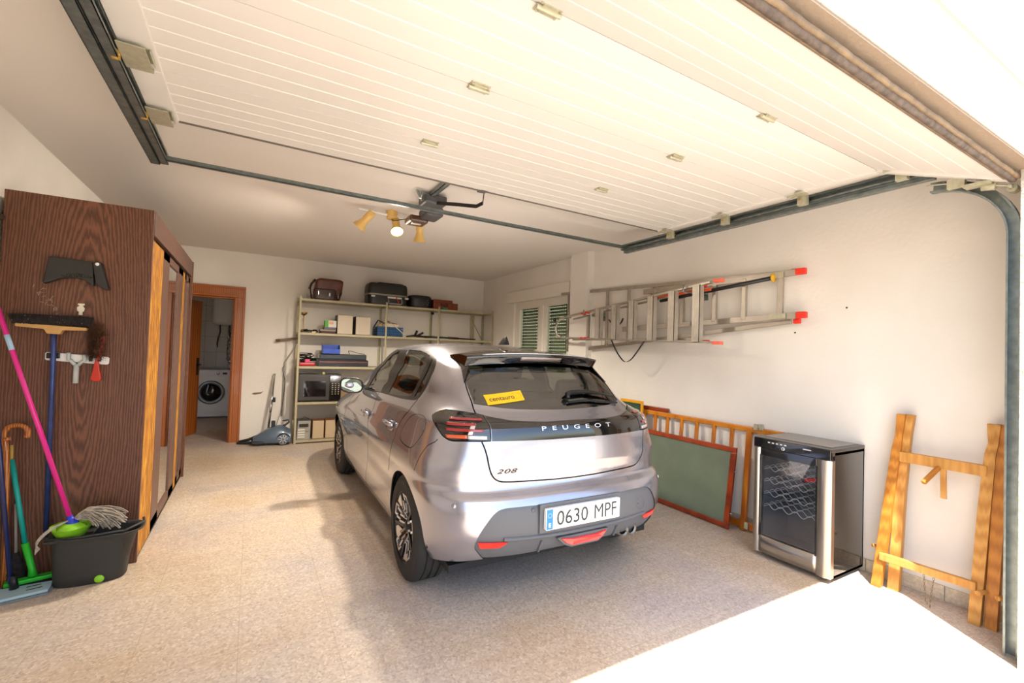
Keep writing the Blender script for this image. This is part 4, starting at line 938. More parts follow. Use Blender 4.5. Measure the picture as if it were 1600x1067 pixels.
# ------------------------------------------------------------ things hung on the wardrobe side
PY = WY_0
DKP = mat('dustpan_plastic', '#2d2c29', .55)
dp = thing('dustpan', 'black plastic dustpan hung upside down high on the wardrobe side', 'dustpan', (-.91, PY-.02, 1.78))
P_ = [(-1.058, 1.700), (-1.040, 1.852), (-1.028, 1.862), (-.845, 1.850), (-.835, 1.705), (-.85, 1.712), (-.862, 1.725), (-.885, 1.742), (-.915, 1.748), (-.95, 1.746), (-.985, 1.738), (-1.01, 1.722), (-1.035, 1.708)]
MB().prism(P_, PY-.045, PY-.004, lambda x, z, d: (x, d, z)).build('pan', DKP, dp, bevel=.006)
MB().prism([(-.845, 1.850), (-.806, 1.853), (-.765, 1.690), (-.785, 1.690), (-.825, 1.72)], PY-.055, PY-.002, lambda x, z, d: (x, d, z)).build('side_wing', DKP, dp, bevel=.006)
rb = MB()
for i in range(7): rb.tube([(-.975+.022*i, PY-.047, 1.752), (-.972+.022*i, PY-.047, 1.775-.006*abs(i-3))], .007, 8)
rb.build('grip_ridges', DKP, dp)
MB().lathe([(0, -.004), (.008, -.003), (.010, 0)], (-.822, PY-.055, 1.838), 'y', 12).build('hanging_screw', WPLAST, dp)
tag(MB().prism([(-.91, 1.60), (-.88, 1.60), (-.88, 1.59), (-.888, 1.588), (-.878, 1.57), (-.882, 1.552), (-.888, 1.55), (-.887, 1.53), (-.905, 1.53), (-.904, 1.55), (-.912, 1.555), (-.914, 1.575), (-.902, 1.588), (-.91, 1.59)], PY-.008, PY, lambda x, z, d: (x, d, z)).build('wall_hook', mat('hook_cream', '#e8dfcb', .4), bevel=.002), 'small cream figure-shaped hook stuck between dustpan and broom', 'hook')
# holder rail
hr = thing('broom_holder', 'white wall rail with black clips on the wardrobe side', 'tool holder', (-.9, PY-.01, 1.27))
hm = lambda x, z: (x, z)
MB().prism([(-1.038, 1.300), (-1.03, 1.306), (-.76, 1.283), (-.752, 1.275), (-.754, 1.243), (-.762, 1.236), (-1.03, 1.258), (-1.038, 1.264)], PY-.014, PY, lambda x, z, d: (x, d, z)).build('rail', WPLAST, hr, bevel=.003)
for x in (-1.0, -.815): MB().box((x-.028, PY-.03, 1.262-.08*(x+.9)), (x-.012, PY-.014, 1.293-.08*(x+.9))).box((x+.012, PY-.03, 1.262-.08*(x+.9)), (x+.028, PY-.014, 1.293-.08*(x+.9))).build('clip', BLACK, hr, bevel=.003)
YG = mat('hook_grey', '#b9bdb9', .4)
yh = thing('y_hook', 'pale grey forked plastic hook hanging from the middle of the white rail', 'hook', (-.90, PY-.03, 1.2))
MB().tube([(-.897, PY-.024, 1.125), (-.897, PY-.024, 1.235)], .013, 10).tube([(-.897, PY-.024, 1.225), (-.925, PY-.024, 1.262), (-.932, PY-.026, 1.262), (-.932, PY-.03, 1.305)], .010, 8).tube([(-.897, PY-.024, 1.225), (-.870, PY-.024, 1.256), (-.862, PY-.026, 1.256), (-.862, PY-.03, 1.295)], .010, 8).build('fork', YG, yh)
# big broom, head up
BRIS = mat('bristle_dark', '#3a3230', .95, var=.5, vscale=60)
def bristles(name, mt, parent, base, dirf, n, L, r=.0012, seed=1):
    m = MB(); rr = random.Random(seed)
    for i in range(n):
        p = Vector(base(rr)); d = Vector(dirf(rr, p)); q = p+d*L*rr.uniform(.8, 1.1); m.add([p+Vector((-r, 0, 0)), p+Vector((r, 0, 0)), q+Vector((r*.7, 0, 0)), q+Vector((-r*.7, 0, 0)), p+Vector((0, -r, 0)), p+Vector((0, r, 0)), q+Vector((0, r, 0)), q+Vector((0, -r, 0))], [(0, 1, 2, 3), (4, 5, 6, 7)])
    return m.build(name, mt, parent)
bm_ = thing('push_broom', 'wide dark-bristled broom hung head up with blue handle', 'broom', (-1.0, PY-.04, .9))
def brz(x): return 1.452-.045*(x+1.153)
MB().prism([(-1.153, 1.468), (-.851, 1.455), (-.852, 1.437), (-.955, 1.435), (-.968, 1.410), (-1.022, 1.412), (-1.035, 1.438), (-1.152, 1.448)], PY-.065, PY-.02, lambda x, z, d: (x, d, z)).build('broom_head', mat('broom_wood_tan', '#c79a5c', .55), bm_, bevel=.004)
bristles('bristles', BRIS, bm_, lambda r: (r.uniform(-1.165, -.84), PY-.043+r.uniform(-.022, .022), 1.463), lambda r, p: Vector(((p.x+1.0)*.9+r.uniform(-.2, .2), r.uniform(-.5, .3), 1)).normalized(), 1600, .055, .0022)
lint = MB(); rr = random.Random(9)
for i in range(60): lint.sphere((rr.uniform(-1.17, -.84), PY-.062, rr.uniform(1.475, 1.512)), rr.uniform(.0015, .004), 5, 4)
lint.build('caught_lint', mat('lint', '#b8aba0', .9), bm_)['kind'] = 'stuff'
BH = mat('handle_blue', '#3b4a80', .35, .3, var=.35, vscale=10)
MB().tube([(-.998, PY-.043, 1.43), (-.995, PY-.040, 1.30), (-.985, PY-.034, .24)], .0125, 12).build('handle', BH, bm_)
# hand brush with red handle
hb = thing('hand_brush', 'brown-bristled hand brush with red handle held in the right clip', 'brush', (-.81, PY-.03, 1.3))
MB().prism([(-.805, 1.262), (-.790, 1.27), (-.772, 1.40), (-.783, 1.41), (-.80, 1.30)], PY-.045, PY-.02, lambda x, z, d: (x, d, z)).build('brush_back', mat('brush_red', '#c0321d', .35), hb, bevel=.003)
MB().prism([(-.812, 1.262), (-.798, 1.262), (-.785, 1.19), (-.778, 1.15), (-.79, 1.135), (-.818, 1.137), (-.83, 1.152), (-.822, 1.19)], PY-.045, PY-.018, lambda x, z, d: (x, d, z)).build('handle', bpy.data.materials['brush_red'], hb, bevel=.005)
bristles('bristles', mat('bristle_brown', '#6b4730', .95, var=.4, vscale=70), hb, lambda r: (-.80+r.uniform(-.012, .012), PY-.035+r.uniform(-.01, .012), 1.28+r.random()*.17), lambda r, p: Vector((-.75+r.uniform(-.5, 1.1), r.uniform(-.6, .2), r.uniform(-.3, .8))).normalized(), 1700, .052, .0013, 4)
# ------------------------------------------------------------ mop bucket and mop
BKT = mat('bucket_plastic', '#33322f', .6, bump=.1, bscale=200)
bk = thing('mop_bucket', 'black oval mop bucket with green wringer standing by the wardrobe', 'bucket', (-.75, 3.48, 0))
def oval(cx, cy, rx, ry, z, n=48, p=3.0): return [(cx+rx*math.copysign(abs(math.cos(t))**(2/p), math.cos(t)), cy+ry*math.copysign(abs(math.sin(t))**(2/p), math.sin(t)), z) for t in np.linspace(0, 2*math.pi, n+1)]
cx, cy = -.755, 3.505
lev = [(.150, .085, .0, 0), (.158, .093, .006, 0), (.162, .097, .06, 0), (.178, .110, .235, .01), (.186, .118, .262, .02), (.204, .122, .268, .03), (.204, .122, .276, .03), (.196, .115, .276, .03), (.182, .108, .262, .02), (.155, .09, .04, 0), (.0, .0, .035, 0)]
MB().grid([oval(cx+o_, cy, rx, ry, z) for rx, ry, z, o_ in lev]).build('bucket', BKT, bk)
MB().lathe([(0, -.006), (.018, -.006), (.022, 0)], (cx+.055, cy-.098, .028), 'y', 24).build('drain_plug', mat('lime_green', '#8ed02a', .4), bk)
MB().tube([(cx-.19, cy-.06, .27), (cx-.03, cy-.118, .285), (cx+.16, cy-.10, .285), (cx+.235, cy-.02, .30), (cx+.22, cy+.05, .30)], .007, 8).build('bucket_handle', BKT, bk)
LIME = bpy.data.materials['lime_green']
wr_ = MB(); wr_.lathe([(.060, .0), (.088, .05), (.094, .058), (.090, .062), (.080, .052), (.055, .0)], (cx-.095, cy-.01, .268), 'z', 28)
wr_.build('wringer', LIME, bk)
box((cx-.19, cy-.09, .255), (cx+.0, cy+.08, .270)).build('wringer_plate', BKT, bk, bevel=.004)
mp_ = thing('mop', 'string mop with pink pole resting head down on the black bucket', 'mop', (-.85, 3.47, .34))
top = Vector((-1.268, 3.50, 1.78)); bot = Vector((-.843, 3.44, .375)); dv = (bot-top).normalized()
PINK = mat('pole_pink', '#e0208c', .3, coat=.3)
MB().tube([top, bot-dv*.02], .0115, 14).build('pole', PINK, mp_)
l0 = top+dv*.40; MB().tube([l0, l0+dv*.085], .0122, 14).build('pole_label', mat('label_blue', '#a9c9e2', .4), mp_)
MB().tube([top-dv*.01, top+dv*.13], .0135, 12).build('pole_grip', WPLAST, mp_)
MB().lathe([(0, 0), (.013, 0), (.017, .02), (.030, .045), (.028, .06), (0, .06)], bot-dv*.02, 'z', 18, mtx=dv.to_track_quat('Z', 'Y').to_matrix()).build('socket', mat('socket_blue', '#2438b8', .4), mp_)
MB().lathe([(.0, .0), (.030, .0), (.062, -.022), (.060, -.03), (0, -.02)], bot+dv*.02, 'z', 24).build('mop_cap', LIME, mp_)
YARN = mat('mop_yarn', '#a89c8b', .95, var=.35, vscale=40)
ya_ = MB(); rr = random.Random(12)
for i in range(150):
    t = i/150; sx = rr.uniform(.10, .24); yy = rr.uniform(-.055, .06); h0 = .35+rr.uniform(-.01, .045)
    pts = [bot+Vector((.01, 0, -.005)), Vector((bot.x+.06, 3.47+yy*.6, h0+.02)), Vector((bot.x+sx*.75, 3.47+yy, h0+.012*math.cos(yy*30))), Vector((bot.x+sx, 3.47+yy*1.1, h0-.035+rr.uniform(-.02, .015)))]
    pp = [Vector(p) for p in smooth([tuple(p) for p in pts], False, 4)]; pp = [p+Vector((0, rr.uniform(-.003, .003), rr.uniform(-.003, .003))) for p in pp]
    ya_.tube(pp, .0035, 5, caps=False)
for i in range(16):
    w_ = rr.uniform(0, 1); pts = [bot+Vector((0, -.01, 0)), Vector((-.90-.02*w_, 3.39, .345)), Vector((-.95-.01*w_, 3.375, .29)), Vector((-.962+.02*w_, 3.37, .225+.03*w_))]
    ya_.tube([Vector(p) for p in smooth([tuple(p) for p in pts], False, 4)], .003, 5, caps=False)
ya_.build('mop_strings', YARN, mp_)['kind'] = 'stuff'
# ------------------------------------------------------------ poles at the left edge
TEAL = mat('pole_teal', '#17a89b', .35); GRN = mat('squeegee_green', '#2fc22c', .4)
sq = thing('squeegee', 'teal-poled floor squeegee with bright green head', 'squeegee', (-1.02, 3.55, .03))
MB().tube([(-1.142, 3.60, .70), (-1.055, 3.56, .225)], .0115, 12).build('pole', TEAL, sq)
MB().tube([(-1.146, 3.602, .78), (-1.142, 3.60, .69)], .007, 8).build('hanging_tip', mat('tip_yellow', '#c8a24a', .5), sq)
MB().tube([(-1.057, 3.56, .235), (-1.02, 3.55, .09), (-1.015, 3.548, .05)], [.017, .015, .02], 12).build('socket', GRN, sq)
MB().bar((-1.12, 3.52, .035), (-.915, 3.575, .035), .05, .022).build('head', GRN, sq, bevel=.005)
MB().bar((-1.12, 3.50, .016), (-.91, 3.555, .016), .006, .03).build('rubber_blade', RUBBER, sq)
fm = thing('flat_mop', 'pale blue flat mop with navy pole at the left edge', 'mop', (-1.08, 3.45, .03))
MB().tube([(-1.222, 3.50, 1.40), (-1.075, 3.462, .06)], .0105, 12).build('pole', mat('pole_navy', '#23285a', .35, coat=.3), fm)
PB = mat('mop_plate_blue', '#a9c3c9', .4)
MB().prism([(-1.22, 3.31), (-.905, 3.385), (-.915, 3.50), (-1.20, 3.49)], .012, .028, lambda x, y, d: (x, y, d)).build('mop_plate', PB, fm, bevel=.005)
MB().prism([(-1.225, 3.305), (-.90, 3.38), (-.908, 3.507), (-1.205, 3.498)], .001, .011, lambda x, y, d: (x, y, d)).build('mop_pad', mat('pad_grey', '#7d8688', .9), fm, bevel=.002)
sl_ = MB()
for (x0, y0, x1, y1) in ((-1.0, 3.415, -.94, 3.43), (-1.01, 3.455, -.955, 3.468)): sl_.bar((x0, y0, .0285), (x1, y1, .0285), .008, .002)
sl_.build('plate_slots', BLACK, fm)
MB().tube([(-1.066, 3.462, .10), (-1.06, 3.462, .03)], [.012, .02], 10).build('joint', BLACK, fm)
CANE = wood('cane_wood', '#a04c10', '#e08a35', (6, 6, 1), 5, .3, 4, .1, coat=.4)
cn = [(-1.135, 3.565, .0), (-1.138, 3.565, .2), (-1.142, 3.565, .45), (-1.150, 3.565, .70), (-1.160, 3.565, .80), (-1.163, 3.565, .85), (-1.154, 3.565, .882), (-1.135, 3.565, .893), (-1.11, 3.565, .895), (-1.088, 3.565, .887), (-1.074, 3.565, .868), (-1.071, 3.565, .845), (-1.076, 3.565, .825)]; cn = smooth(cn, False, 3)
tag(MB().tube(cn, .0125, 12).build('walking_cane', CANE), 'orange-brown wooden cane with crooked handle beside the teal pole', 'cane')
ub = [(-1.185, 3.53, .0)]+[(-1.185+.004*i, 3.53, .10*i) for i in range(1, 9)]+[(-1.140-.012+.0-.035*math.cos(t)+.03, 3.53, .815+.02*math.sin(t)) for t in np.linspace(.1, math.pi*.95, 8)]
um = thing('umbrella', 'folded dark umbrella with curved wooden handle behind the flat mop', 'umbrella', (-1.17, 3.55, 0))
MB().tube([(-1.180, 3.515, .60), (-1.172, 3.515, .76), (-1.164, 3.515, .805), (-1.148, 3.515, .828), (-1.125, 3.515, .830)], .010, 10).build('handle', CANE, um)
MB().tube([(-1.185, 3.51, .0), (-1.187, 3.51, .06), (-1.184, 3.51, .15), (-1.18, 3.51, .60)], [.006, .022, .030, .014], 12).build('canopy', mat('umbrella_black', '#1d1b1b', .8), um)
bc = thing('small_broom', 'black-bristled small broom standing behind the flat mop plate', 'broom', (-1.10, 3.59, .1))
MB().tube([(-1.115, 3.6, .45), (-1.10, 3.59, .18)], .007, 8).build('handle', mat('stick_grey', '#9b958c', .5), bc)
bristles('bristles', BRIS, bc, lambda r: (-1.10+r.uniform(-.01, .01), 3.59+r.uniform(-.01, .01), .18), lambda r, p: Vector((r.uniform(-.3, .3), r.uniform(-.2, .2), -1)).normalized(), 400, .155, .0016, 6)
# ------------------------------------------------------------ shelving, three bays of slotted angle
SHF = mat('shelf_metal', '#b0a687', .5, .15, var=.1, vscale=8); SHD = mat('shelf_metal_shade', '#a59b7e', .5, .15)
SYF, SYB = 7.03, 7.43
def post(m, x, y, z1, sx, sy):
    m.box((x, y, 0), (x+.03*sx, y+.002*sy, z1)).box((x, y, 0), (x+.002*sx, y+.03*sy, z1))
def rack(label, x0, x1, levels, z1, left=True, right=True):
    s_ = thing('shelving_unit', label, 'shelf unit', ((x0+x1)/2, 7.23, 0), group=None)
    for x, sx, ok in ((x0, 1, left), (x1, -1, right)):
        if ok:
            for y, sy in ((SYF, 1), (SYB, -1)):
                m = MB(); post(m, x, y, z1, sx, sy); m.build('post', SHF, s_)
    for z in levels: 
        MB().box((x0+.003, SYF+.004, z-.004), (x1-.003, SYB-.004, z)).box((x0+.003, SYF+.002, z-.032), (x1-.003, SYF+.005, z)).box((x0+.003, SYB-.005, z-.032), (x1-.003, SYB-.002, z)).box((x0+.003, SYF+.004, z-.03), (x0+.006, SYB-.004, z)).box((x1-.006, SYF+.004, z-.03), (x1-.003, SYB-.004, z)).build('shelf', SHF, s_)
    return s_
LV = (.05, .585, 1.095, 1.575, 2.06)
R1 = rack('beige metal shelving bay at the left, loaded on all levels', .555, 1.80, LV, 2.10)
R2 = rack('middle beige metal shelving bay with the black suitcase on top', 1.804, 2.655, LV, 2.10, left=False)
R3 = rack('right-hand beige metal shelving bay, mostly empty, in the corner', 2.659, 3.64, LV, 2.10, left=False)
MB().bar((3.41, SYB-.01, 1.95), (3.63, SYB-.01, 1.58), .003, .025, up=(0, 1, 0)).build('brace', SHF, R3)
MB().box((3.39, SYB-.012, 1.575), (3.46, SYB-.004, 2.05)).build('gusset', SHF, R3)
MB().lathe([(.0, 0), (.02, 0), (.026, .02), (.022, .05), (0, .05)], (2.66, 7.40, 1.99), 'z', 12).build('clamp', BLACK, R2)
ZT_, Z3, Z2, Z1, Z0_ = 2.06, 1.575, 1.095, .585, .05
# brown leather bag
LE = mat('brown_leather', '#5a2412', .38, var=.35, vscale=14, bump=.2, bscale=30, coat=.3); LE2 = mat('dark_leather', '#33120c', .4, bump=.2, bscale=30, coat=.3)
lb = thing('leather_bag', 'brown leather shoulder bag on the top shelf at the left end', 'bag', (.93, 7.2, ZT_))
def pillow(x0, x1, y0, y1, z0, z1, sk=0, n=14, bul=.03, seed=0):
    m = MB(); rr = random.Random(seed); rows = []
    for i in range(n+1):
        v = i/n; row = []
        for k in range(41):
            t = 2*math.pi*k/40; c_, s_ = math.cos(t), math.sin(t); e = (abs(c_)**5+abs(s_)**5)**(-1/5); f = (1-abs(2*v-1)**6)**.3 if 0 < v < 1 else 0
            f = max(f, .0); g = .86+.14*f if 0 < v < 1 else .8
            row.append(((x0+x1)/2+(x1-x0)/2*c_*e*g+sk*v, (y0+y1)/2+(y1-y0)/2*s_*e*g, z0+(z1-z0)*v))
        rows.append(row)
    m.grid(rows); m.add(rows[0], [tuple(range(40))]); m.add(rows[-1], [tuple(range(40))]); return m
pillow(.745, 1.115, 7.12, 7.36, ZT_+.002, 2.385, .03).build('body', LE, lb)
pillow(.735, 1.05, 7.04, 7.14, ZT_+.002, 2.225).build('front_pocket', LE2, lb)
pillow(.755, 1.125, 7.08, 7.14, 2.13, 2.375, .02).build('flap', LE, lb)
MB().tube([(.76, 7.2, 2.34), (.70, 7.15, 2.27), (.70, 7.13, 2.20), (.715, 7.14, 2.10), (.72, 7.10, 2.07)], .010, 8).build('strap', LE2, lb)
MB().tube([(.77, 7.24, 2.37), (.72, 7.22, 2.30), (.695, 7.2, 2.22)], .016, 8).tube([(1.08, 7.06, 2.07), (1.10, 7.06, 2.14), (1.12, 7.08, 2.19)], .012, 8).build('strap', LE2, lb)
MB().tube([(.735, 7.09, 2.20), (.72, 7.08, 2.12)], .005, 6).tube([(1.07, 7.04, 2.15), (1.07, 7.04, 2.09)], .005, 6).build('buckle', CHROME, lb)
# black suitcase
BLG = mat('suitcase_black', '#1c1b19', .4, bump=.1, bscale=60); SIL = mat('suitcase_trim', '#8b8578', .35, .7)
su = thing('suitcase', 'black hard-shell suitcase with silver band lying on the top shelf', 'suitcase', (1.82, 7.2, ZT_))
def shellbox(x0, x1, y0, y1, z0, z1, r0=1., r1=1., m=None, n=8):
    rows = []
    for i in range(n+1):
        v = i/n; f = r0+(r1-r0)*v**3; rows.append(oval((x0+x1)/2, (y0+y1)/2, (x1-x0)/2*f, (y1-y0)/2*f, z0+(z1-z0)*math.sin(v*math.pi/2), 48, 7))
    mm = MB().grid(rows); mm.add(rows[0], [tuple(range(48))]); mm.add(rows[-1], [tuple(range(48))]); return mm
shellbox(1.50, 2.12, 7.04, 7.40, ZT_+.165, ZT_+.335, 1, .86).build('upper_shell', BLG, su)
shellbox(1.505, 2.115, 7.045, 7.395, ZT_+.145, ZT_+.003, 1, .93).build('lower_shell', BLG, su)
shellbox(1.495, 2.125, 7.035, 7.405, ZT_+.143, ZT_+.167, 1, 1, n=1).build('metal_band', SIL, su)
shellbox(1.65, 2.07, 7.10, 7.36, ZT_+.25, ZT_+.352, 1, .94).build('lid_bulge', BLG, su)
MB().tube([(1.80, 7.035, ZT_+.095), (1.80, 7.015, ZT_+.065), (1.80, 7.015, ZT_+.03), (1.82, 7.012, ZT_+.022), (1.99, 7.012, ZT_+.022), (2.01, 7.015, ZT_+.03), (2.01, 7.015, ZT_+.065), (2.01, 7.035, ZT_+.095)], .010, 8).build('handle', mat('handle_grey', '#8f8f8f', .4), su)
box((1.79, 7.028, ZT_+.105), (2.01, 7.036, ZT_+.130)).build('label', mat('tag_white', '#d9d6cf', .5), su)
MB().tube([(1.93, 7.026, ZT_+.145), (1.925, 7.02, ZT_+.10), (1.945, 7.008, ZT_+.07), (1.96, 7.006, ZT_+.02)], .008, 6).build('ribbon', mat('ribbon_red', '#c23320', .6), su)
for x in (1.57, 2.09): MB().box((x-.03, 7.026, ZT_+.105), (x+.03, 7.037, ZT_+.135)).build('latch', CHROME, su, bevel=.003)
# round-ended vanity case
va = thing('vanity_case', 'black oval vanity case between the black suitcase and the brown case', 'case', (2.35, 7.2, ZT_))
rows = [oval(2.35, 7.20, .195*f, .15*f, ZT_+z, 48, 2.6) for f, z in ((.95, .002), (1, .015), (1, .16), (.97, .185), (.85, .20), (0, .205))]
MB().grid(rows).build('body', mat('vanity_dark', '#1a181c', .4), va)
MB().grid([oval(2.35, 7.20, .198, .153, ZT_+z, 48, 2.6) for z in (.145, .152)]).build('lid_seam', BLACK, va, solid=.003)
m = MB(); rr = random.Random(4)
for i in range(6): a = i*1.05; m.sphere((2.43+.035*math.cos(a), 7.063, ZT_+.09+.04*math.sin(a)), .006, 8, 6)
m.build('rivets', CHROME, va); 
# small brown case
bs = thing('brown_case', 'small reddish-brown leather case on the top shelf at the right', 'suitcase', (2.78, 7.2, ZT_))
MB().box((2.56, 7.09, ZT_+.002), (2.90, 7.34, ZT_+.165)).build('body', mat('tan_leather', '#7c3415', .42, var=.2, vscale=12, bump=.1), bs, bevel=.02, segs=3)
MB().box((2.90, 7.10, ZT_+.002), (3.0, 7.33, ZT_+.12)).build('side_pocket', bpy.data.materials['tan_leather'], bs, bevel=.015, segs=3)
MB().box((2.555, 7.085, ZT_+.108), (2.905, 7.345, ZT_+.115)).build('seam', LE2, bs)
MB().tube([(2.68, 7.085, ZT_+.10), (2.68, 7.065, ZT_+.07), (2.80, 7.065, ZT_+.07), (2.80, 7.085, ZT_+.10)], .007, 8).build('handle', LE2, bs)
tag(MB().lathe([(0, 0), (.05, 0), (.055, .012), (.04, .03), (0, .034)], (2.74, 7.052, ZT_+.001), 'z', 20).build('tape_roll', mat('tape_green', '#1d7d57', .4)), 'small green disc in front of the brown case on the top shelf', 'tape')
# second shelf: brass stand, cables, boxes, loudspeakers, crate, tools, rod
BRASS = mat('brass', '#a8853a', .3, .9)
bl = thing('brass_candlestick', 'thin brass candlestick at the left end of the second shelf', 'candlestick', (.62, 7.1, Z3))
MB().lathe([(0, 0), (.04, 0), (.045, .008), (.012, .016), (.006, .03), (.005, .235), (.012, .245), (.04, .262), (.052, .285), (.045, .288), (0, .268)], (.625, 7.12, Z3), 'z', 24).build('stem', BRASS, bl)
MB().lathe([(.0, .0), (.052, .0), (.052, .006), (0, .006)], (.625, 7.12, Z3+.284), 'z', 24).build('drip_tray', BRASS, bl)
def tangle(name, label, cat, m, x0, x1, y0, y1, z0, h, seed, r=.006, n=26):
    rr = random.Random(seed); pts = [(rr.uniform(x0, x1), rr.uniform(y0, y1), z0+r+rr.uniform(0, h)) for _ in range(n)]
    tag(MB().tube(smooth(pts, False, 5), r, 6).build(name, m), label, cat)
tangle('cable', 'tangled black cable beside the brass candlestick', 'cable', BLACK, .58, .84, 7.06, 7.3, Z3, .045, 3)
tangle('cable', 'tangled pale grey cable in front of the black one, second shelf', 'cable', mat('cable_grey', '#8d8a84', .5), .58, .80, 7.05, 7.2, Z3, .02, 8, .004, 16)
tag(box((.735, 7.045, Z3+.001), (.785, 7.075, Z3+.022)).build('plug_adapter', mat('adapter_cream', '#d9c48c', .5), bevel=.003), 'cream plug adapter on the edge of the second shelf', 'plug')
tag(box((.86, 7.08, Z3+.001), (1.06, 7.30, Z3+.035)).build('book', mat('book_maroon', '#4a2028', .6), bevel=.002), 'maroon book at the bottom of the pile left of the speakers', 'book')
tag(box((.85, 7.10, Z3+.036), (1.065, 7.28, Z3+.060)).build('book', mat('book_pale', '#a99b86', .6), bevel=.002), 'pale beige book between the maroon book and grey box', 'book')
tag(box((.905, 7.09, Z3+.061), (1.065, 7.24, Z3+.095)).build('box', mat('box_violet', '#6d6878', .6), bevel=.002), 'greyish violet box under the green and white box', 'box')
gb = thing('carton', 'green and white carton on top of the pile by the speakers', 'box', (.99, 7.15, Z3+.096))
box((.912, 7.10, Z3+.096), (.96, 7.22, Z3+.195)).build('green_end', mat('carton_green', '#4fae2a', .5), gb)
box((.96, 7.10, Z3+.096), (1.07, 7.22, Z3+.195)).build('white_end', mat('carton_white', '#e4e0d4', .5), gb)
MB().box((.965, 7.098, Z3+.14), (1.03, 7.1, Z3+.18)).build('print', mat('carton_peach', '#e2a98a', .5), gb)
SPK = mat('speaker_front', '#d5c8b4', .85, bump=.2, bscale=200); SPKB = mat('speaker_cabinet', '#2e2219', .5)
def speaker(x0, x1, y0, z0, h, dep, label, grp, mf=SPK, mc_=SPKB):
    s_ = thing('speaker', label, 'speaker', ((x0+x1)/2, y0+dep/2, z0), group=grp)
    box((x0, y0+.015, z0+.001), (x1, y0+dep, z0+h)).build('cabinet', mc_, s_, bevel=.003); box((x0+.004, y0, z0+.005), (x1-.004, y0+.015, z0+h-.004)).build('grille', mf, s_, bevel=.004)
speaker(1.075, 1.295, 7.05, Z3, .285, .24, 'left white-fronted speaker on the second shelf', 'white-fronted speakers')
speaker(1.335, 1.555, 7.05, Z3, .278, .24, 'right white-fronted speaker on the second shelf, next to the bay post', 'white-fronted speakers')
CRB = mat('crate_blue', '#1c5a92', .45)
cr = thing('plastic_crate', 'blue plastic crate overfilled with pale odds and ends', 'crate', (1.86, 7.2, Z3))
m = MB(); x0, x1, y0, y1, z0, z1 = 1.66, 2.06, 7.06, 7.36, Z3+.002, Z3+.150
m.box((x0, y0, z0), (x1, y1, z0+.008))
for z in (z0, z0+.04, z0+.08, z1-.022): m.box((x0, y0, z), (x1, y0+.008, z+.018)).box((x0, y1-.008, z), (x1, y1, z+.018)).box((x0, y0, z), (x0+.008, y1, z+.018)).box((x1-.008, y0, z), (x1, y1, z+.018))
for k in range(13): xx = x0+(x1-x0-.008)*k/12; m.box((xx, y0, z0), (xx+.008, y0+.006, z1)).box((xx, y1-.006, z0), (xx+.008, y1, z1))
m.build('basket', CRB, cr); box((x0+.01, y0+.01, z0), (x1-.01, y1-.01, z1-.03)).build('liner', mat('crate_inner', '#153f66', .7), cr)
odd = mat('odds_cream', '#d8c8ae', .7)
tag(MB().sphere((1.72, 7.15, Z3+.165), .045, 12, 8, (1, 1, .7)).build('bag_of_parts', mat('parts_yellow', '#b9a36e', .7)), 'yellowish lump at the left of the blue crate', 'bag')
tag(pillow(1.76, 2.02, 7.08, 7.28, Z3+.14, Z3+.20).build('cloth_bundle', odd), 'cream cloth bundle piled in the blue crate', 'cloth')
tag(MB().tube([(1.79, 7.2, Z3+.19), (1.84, 7.16, Z3+.235), (1.90, 7.12, Z3+.205), (1.97, 7.09, Z3+.19)], .013, 8).build('hose_piece', mat('hose_rose', '#8e6a63', .6)), 'short rose-brown hose on top of the crate contents', 'hose')
tag(MB().tube([(1.86, 7.10, Z3+.22), (2.0, 7.045, Z3+.10), (2.10, 7.05, Z3+.012)], .007, 8).build('rod', mat('rod_cream', '#e0d3bb', .5)), 'cream rod leaning out of the blue crate onto the shelf', 'rod')
tag(MB().tube([(1.66, 7.3, Z3+.15), (1.70, 7.2, Z3+.25), (1.755, 7.16, Z3+.22), (1.78, 7.12, Z3+.19)], .009, 8).build('old_strap', LE2), 'brown strap looping over the left corner of the crate', 'strap')
m = MB(); rr = random.Random(21)
tl = thing('hand_tool', 'black tool with two handles lying right of the blue crate', 'tool', (2.33, 7.15, Z3))
MB().tube([(2.13, 7.10, Z3+.012), (2.25, 7.12, Z3+.03), (2.36, 7.10, Z3+.025), (2.50, 7.10, Z3+.012)], [.012, .018, .018, .008], 8).build('tool_body', BLACK, tl)
MB().tube([(2.27, 7.11, Z3+.03), (2.30, 7.09, Z3+.115)], .019, 10).build('tool_handle', BLACK, tl); MB().tube([(2.31, 7.11, Z3+.03), (2.40, 7.08, Z3+.085)], .017, 10).build('tool_handle', BLACK, tl)
gn = thing('rod_tool', 'long black rod-like tool lying across the right-hand bay', 'tool', (2.9, 7.1, Z3))
MB().tube([(2.42, 7.10, Z3+.02), (2.75, 7.10, Z3+.022), (3.35, 7.12, Z3+.015)], [.02, .014, .011], 10).build('shaft', BLACK, gn); MB().tube([(2.84, 7.095, Z3+.022), (3.02, 7.10, Z3+.02)], .019, 10).build('grip', mat('grip_brown', '#43211a', .4), gn)
tag(MB().tube([(2.45, 7.2, Z3+.01), (2.6, 7.22, Z3+.05), (2.75, 7.2, Z3+.01)], .003, 6).build('wire', mat('wire_tan', '#8a7a5c', .5)), 'thin bowed wire behind the black rod-like tool', 'wire')
